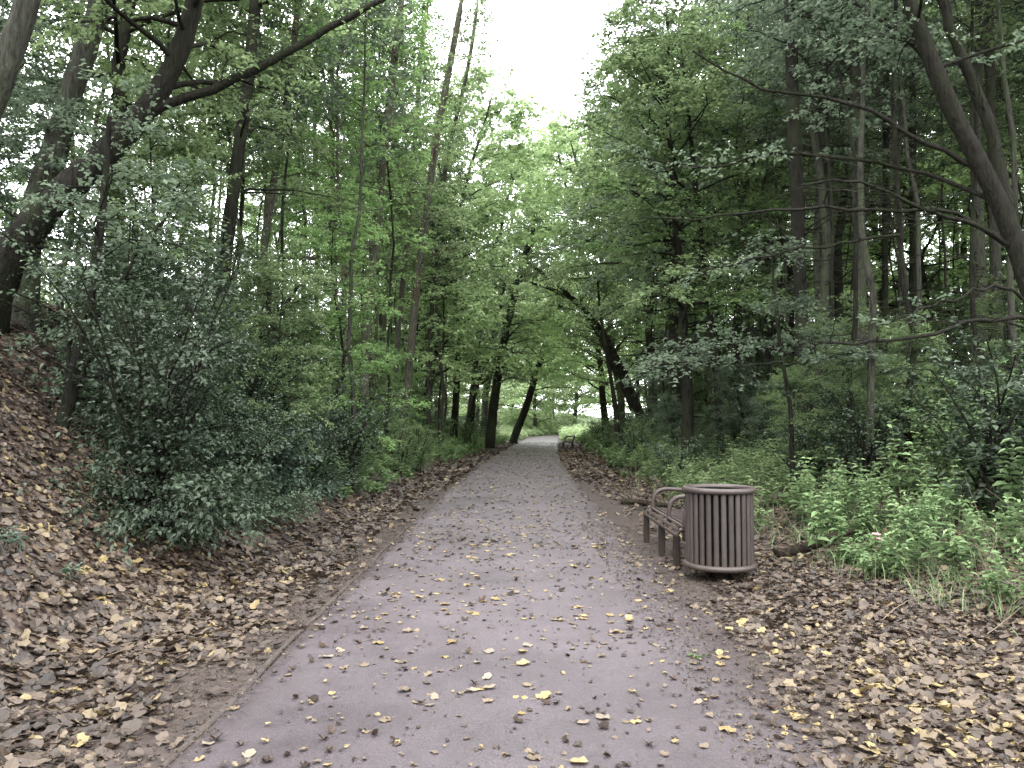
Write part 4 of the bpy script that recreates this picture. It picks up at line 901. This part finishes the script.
# far wood as one mass on either side
def wood_mass(name, label, u0, u1, y0, y1, n, z1, m):
    y = R.uniform(y0, y1, n); x = R.uniform(u0, u1, n) + pc(np.clip(y, 0, 100)); z = tz(x, np.clip(y, 0, 120)) + z1 * R.uniform(0, 1, n) ** .8
    k = clump(x * .5, y * .5 + z * .6) > .25; P = np.stack([x, y, z], -1)[k]; n = len(P)
    P = np.repeat(P, 7, 0) + R.normal(0, .45, (n * 7, 3)); l = R.uniform(.18, .36, len(P)); mb = MB()
    leaves(mb, P, R.normal(0, 1, P.shape), UP + R.normal(0, .6, P.shape), l, l * .6, T_SIMPLE, R.uniform(0, 1, len(P)))
    tag(mb.build(name, M[m]), label, "woodland", None, 'stuff')
wood_mass("woodland", "shade-tinted dark mass of woodland deep behind the pole trees", 15, 32, 14, 90, 9000, 5, 'leaf_shade_tint')
wood_mass("woodland", "green upper woodland deep behind the pole trees", 22, 36, 14, 90, 9000, 18, 'leaf_mid')
wood_mass("woodland", "dim low woodland deep behind the thin trees", -30, -17, 8, 90, 6000, 5.5, 'leaf_mid')
patch("undergrowth", "pale thicket beyond the bend", 900, -26, 30, 97, 118, 1.6, .4, de, 'leaf_far_haze_tint')
wood_mass("woodland", "pale woodland closing the view beyond the bend", -25, 34, 112, 134, 7000, 13, 'leaf_far_haze_tint')

# ------------------------------------------------------------------ light
w = bpy.data.worlds.new("World"); scene.world = w; w.use_nodes = True
nt = w.node_tree
for n in list(nt.nodes): nt.nodes.remove(n)
out = nt.nodes.new("ShaderNodeOutputWorld")
sky = nt.nodes.new("ShaderNodeTexSky"); sky.sky_type = 'NISHITA'; sky.sun_disc = False
EL, AZ = math.radians(55), math.radians(200)
sky.sun_elevation = EL; sky.sun_rotation = AZ; sky.dust_density = 4
b1 = nt.nodes.new("ShaderNodeBackground"); b1.inputs[1].default_value = .08
nt.links.new(sky.outputs[0], b1.inputs[0])
# the cloud layer: white, brighter overhead
tc = nt.nodes.new("ShaderNodeTexCoord"); sx = nt.nodes.new("ShaderNodeSeparateXYZ"); nt.links.new(tc.outputs["Generated"], sx.inputs[0])
r = ramp(nt, [(0, (.55, .57, .58)), (.5, (.55, .57, .58)), (1, (1, 1, .99))])
mr = nt.nodes.new("ShaderNodeMapRange"); mr.inputs[1].default_value = -1; mr.inputs[2].default_value = 1; nt.links.new(sx.outputs[2], mr.inputs[0]); nt.links.new(mr.outputs[0], r.inputs[0])
b2_ = nt.nodes.new("ShaderNodeBackground"); b2_.inputs[1].default_value = 9.4; nt.links.new(r.outputs[0], b2_.inputs[0])
ad = nt.nodes.new("ShaderNodeAddShader"); nt.links.new(b1.outputs[0], ad.inputs[0]); nt.links.new(b2_.outputs[0], ad.inputs[1]); nt.links.new(ad.outputs[0], out.inputs[0])
sd = bpy.data.lights.new("sun", 'SUN'); sd.energy = 1.5; sd.angle = math.radians(25); sd.color = (1, .97, .93)
so = bpy.data.objects.new("sun", sd); col.objects.link(so)
dirv = Vector((math.sin(AZ) * math.cos(EL), math.cos(AZ) * math.cos(EL), math.sin(EL)))
so.rotation_euler = dirv.to_track_quat('Z', 'Y').to_euler(); so.location = (0, 0, 30)

scene.render.engine = 'CYCLES'
scene.view_settings.view_transform = 'Standard'; scene.view_settings.look = 'None'; scene.view_settings.exposure = 0; scene.view_settings.gamma = 1
cy = scene.cycles
cy.use_denoising = True; cy.denoiser = 'OPENIMAGEDENOISE'; cy.use_adaptive_sampling = True; cy.adaptive_threshold = .04
cy.use_fast_gi = True; cy.fast_gi_method = 'REPLACE'; cy.ao_bounces_render = 2; w.light_settings.distance = 3.5
cy.max_bounces = 5; cy.diffuse_bounces = 3; cy.glossy_bounces = 2; cy.transmission_bounces = 3; cy.transparent_max_bounces = 4
cy.sample_clamp_indirect = 6; cy.caustics_reflective = False; cy.caustics_refractive = False
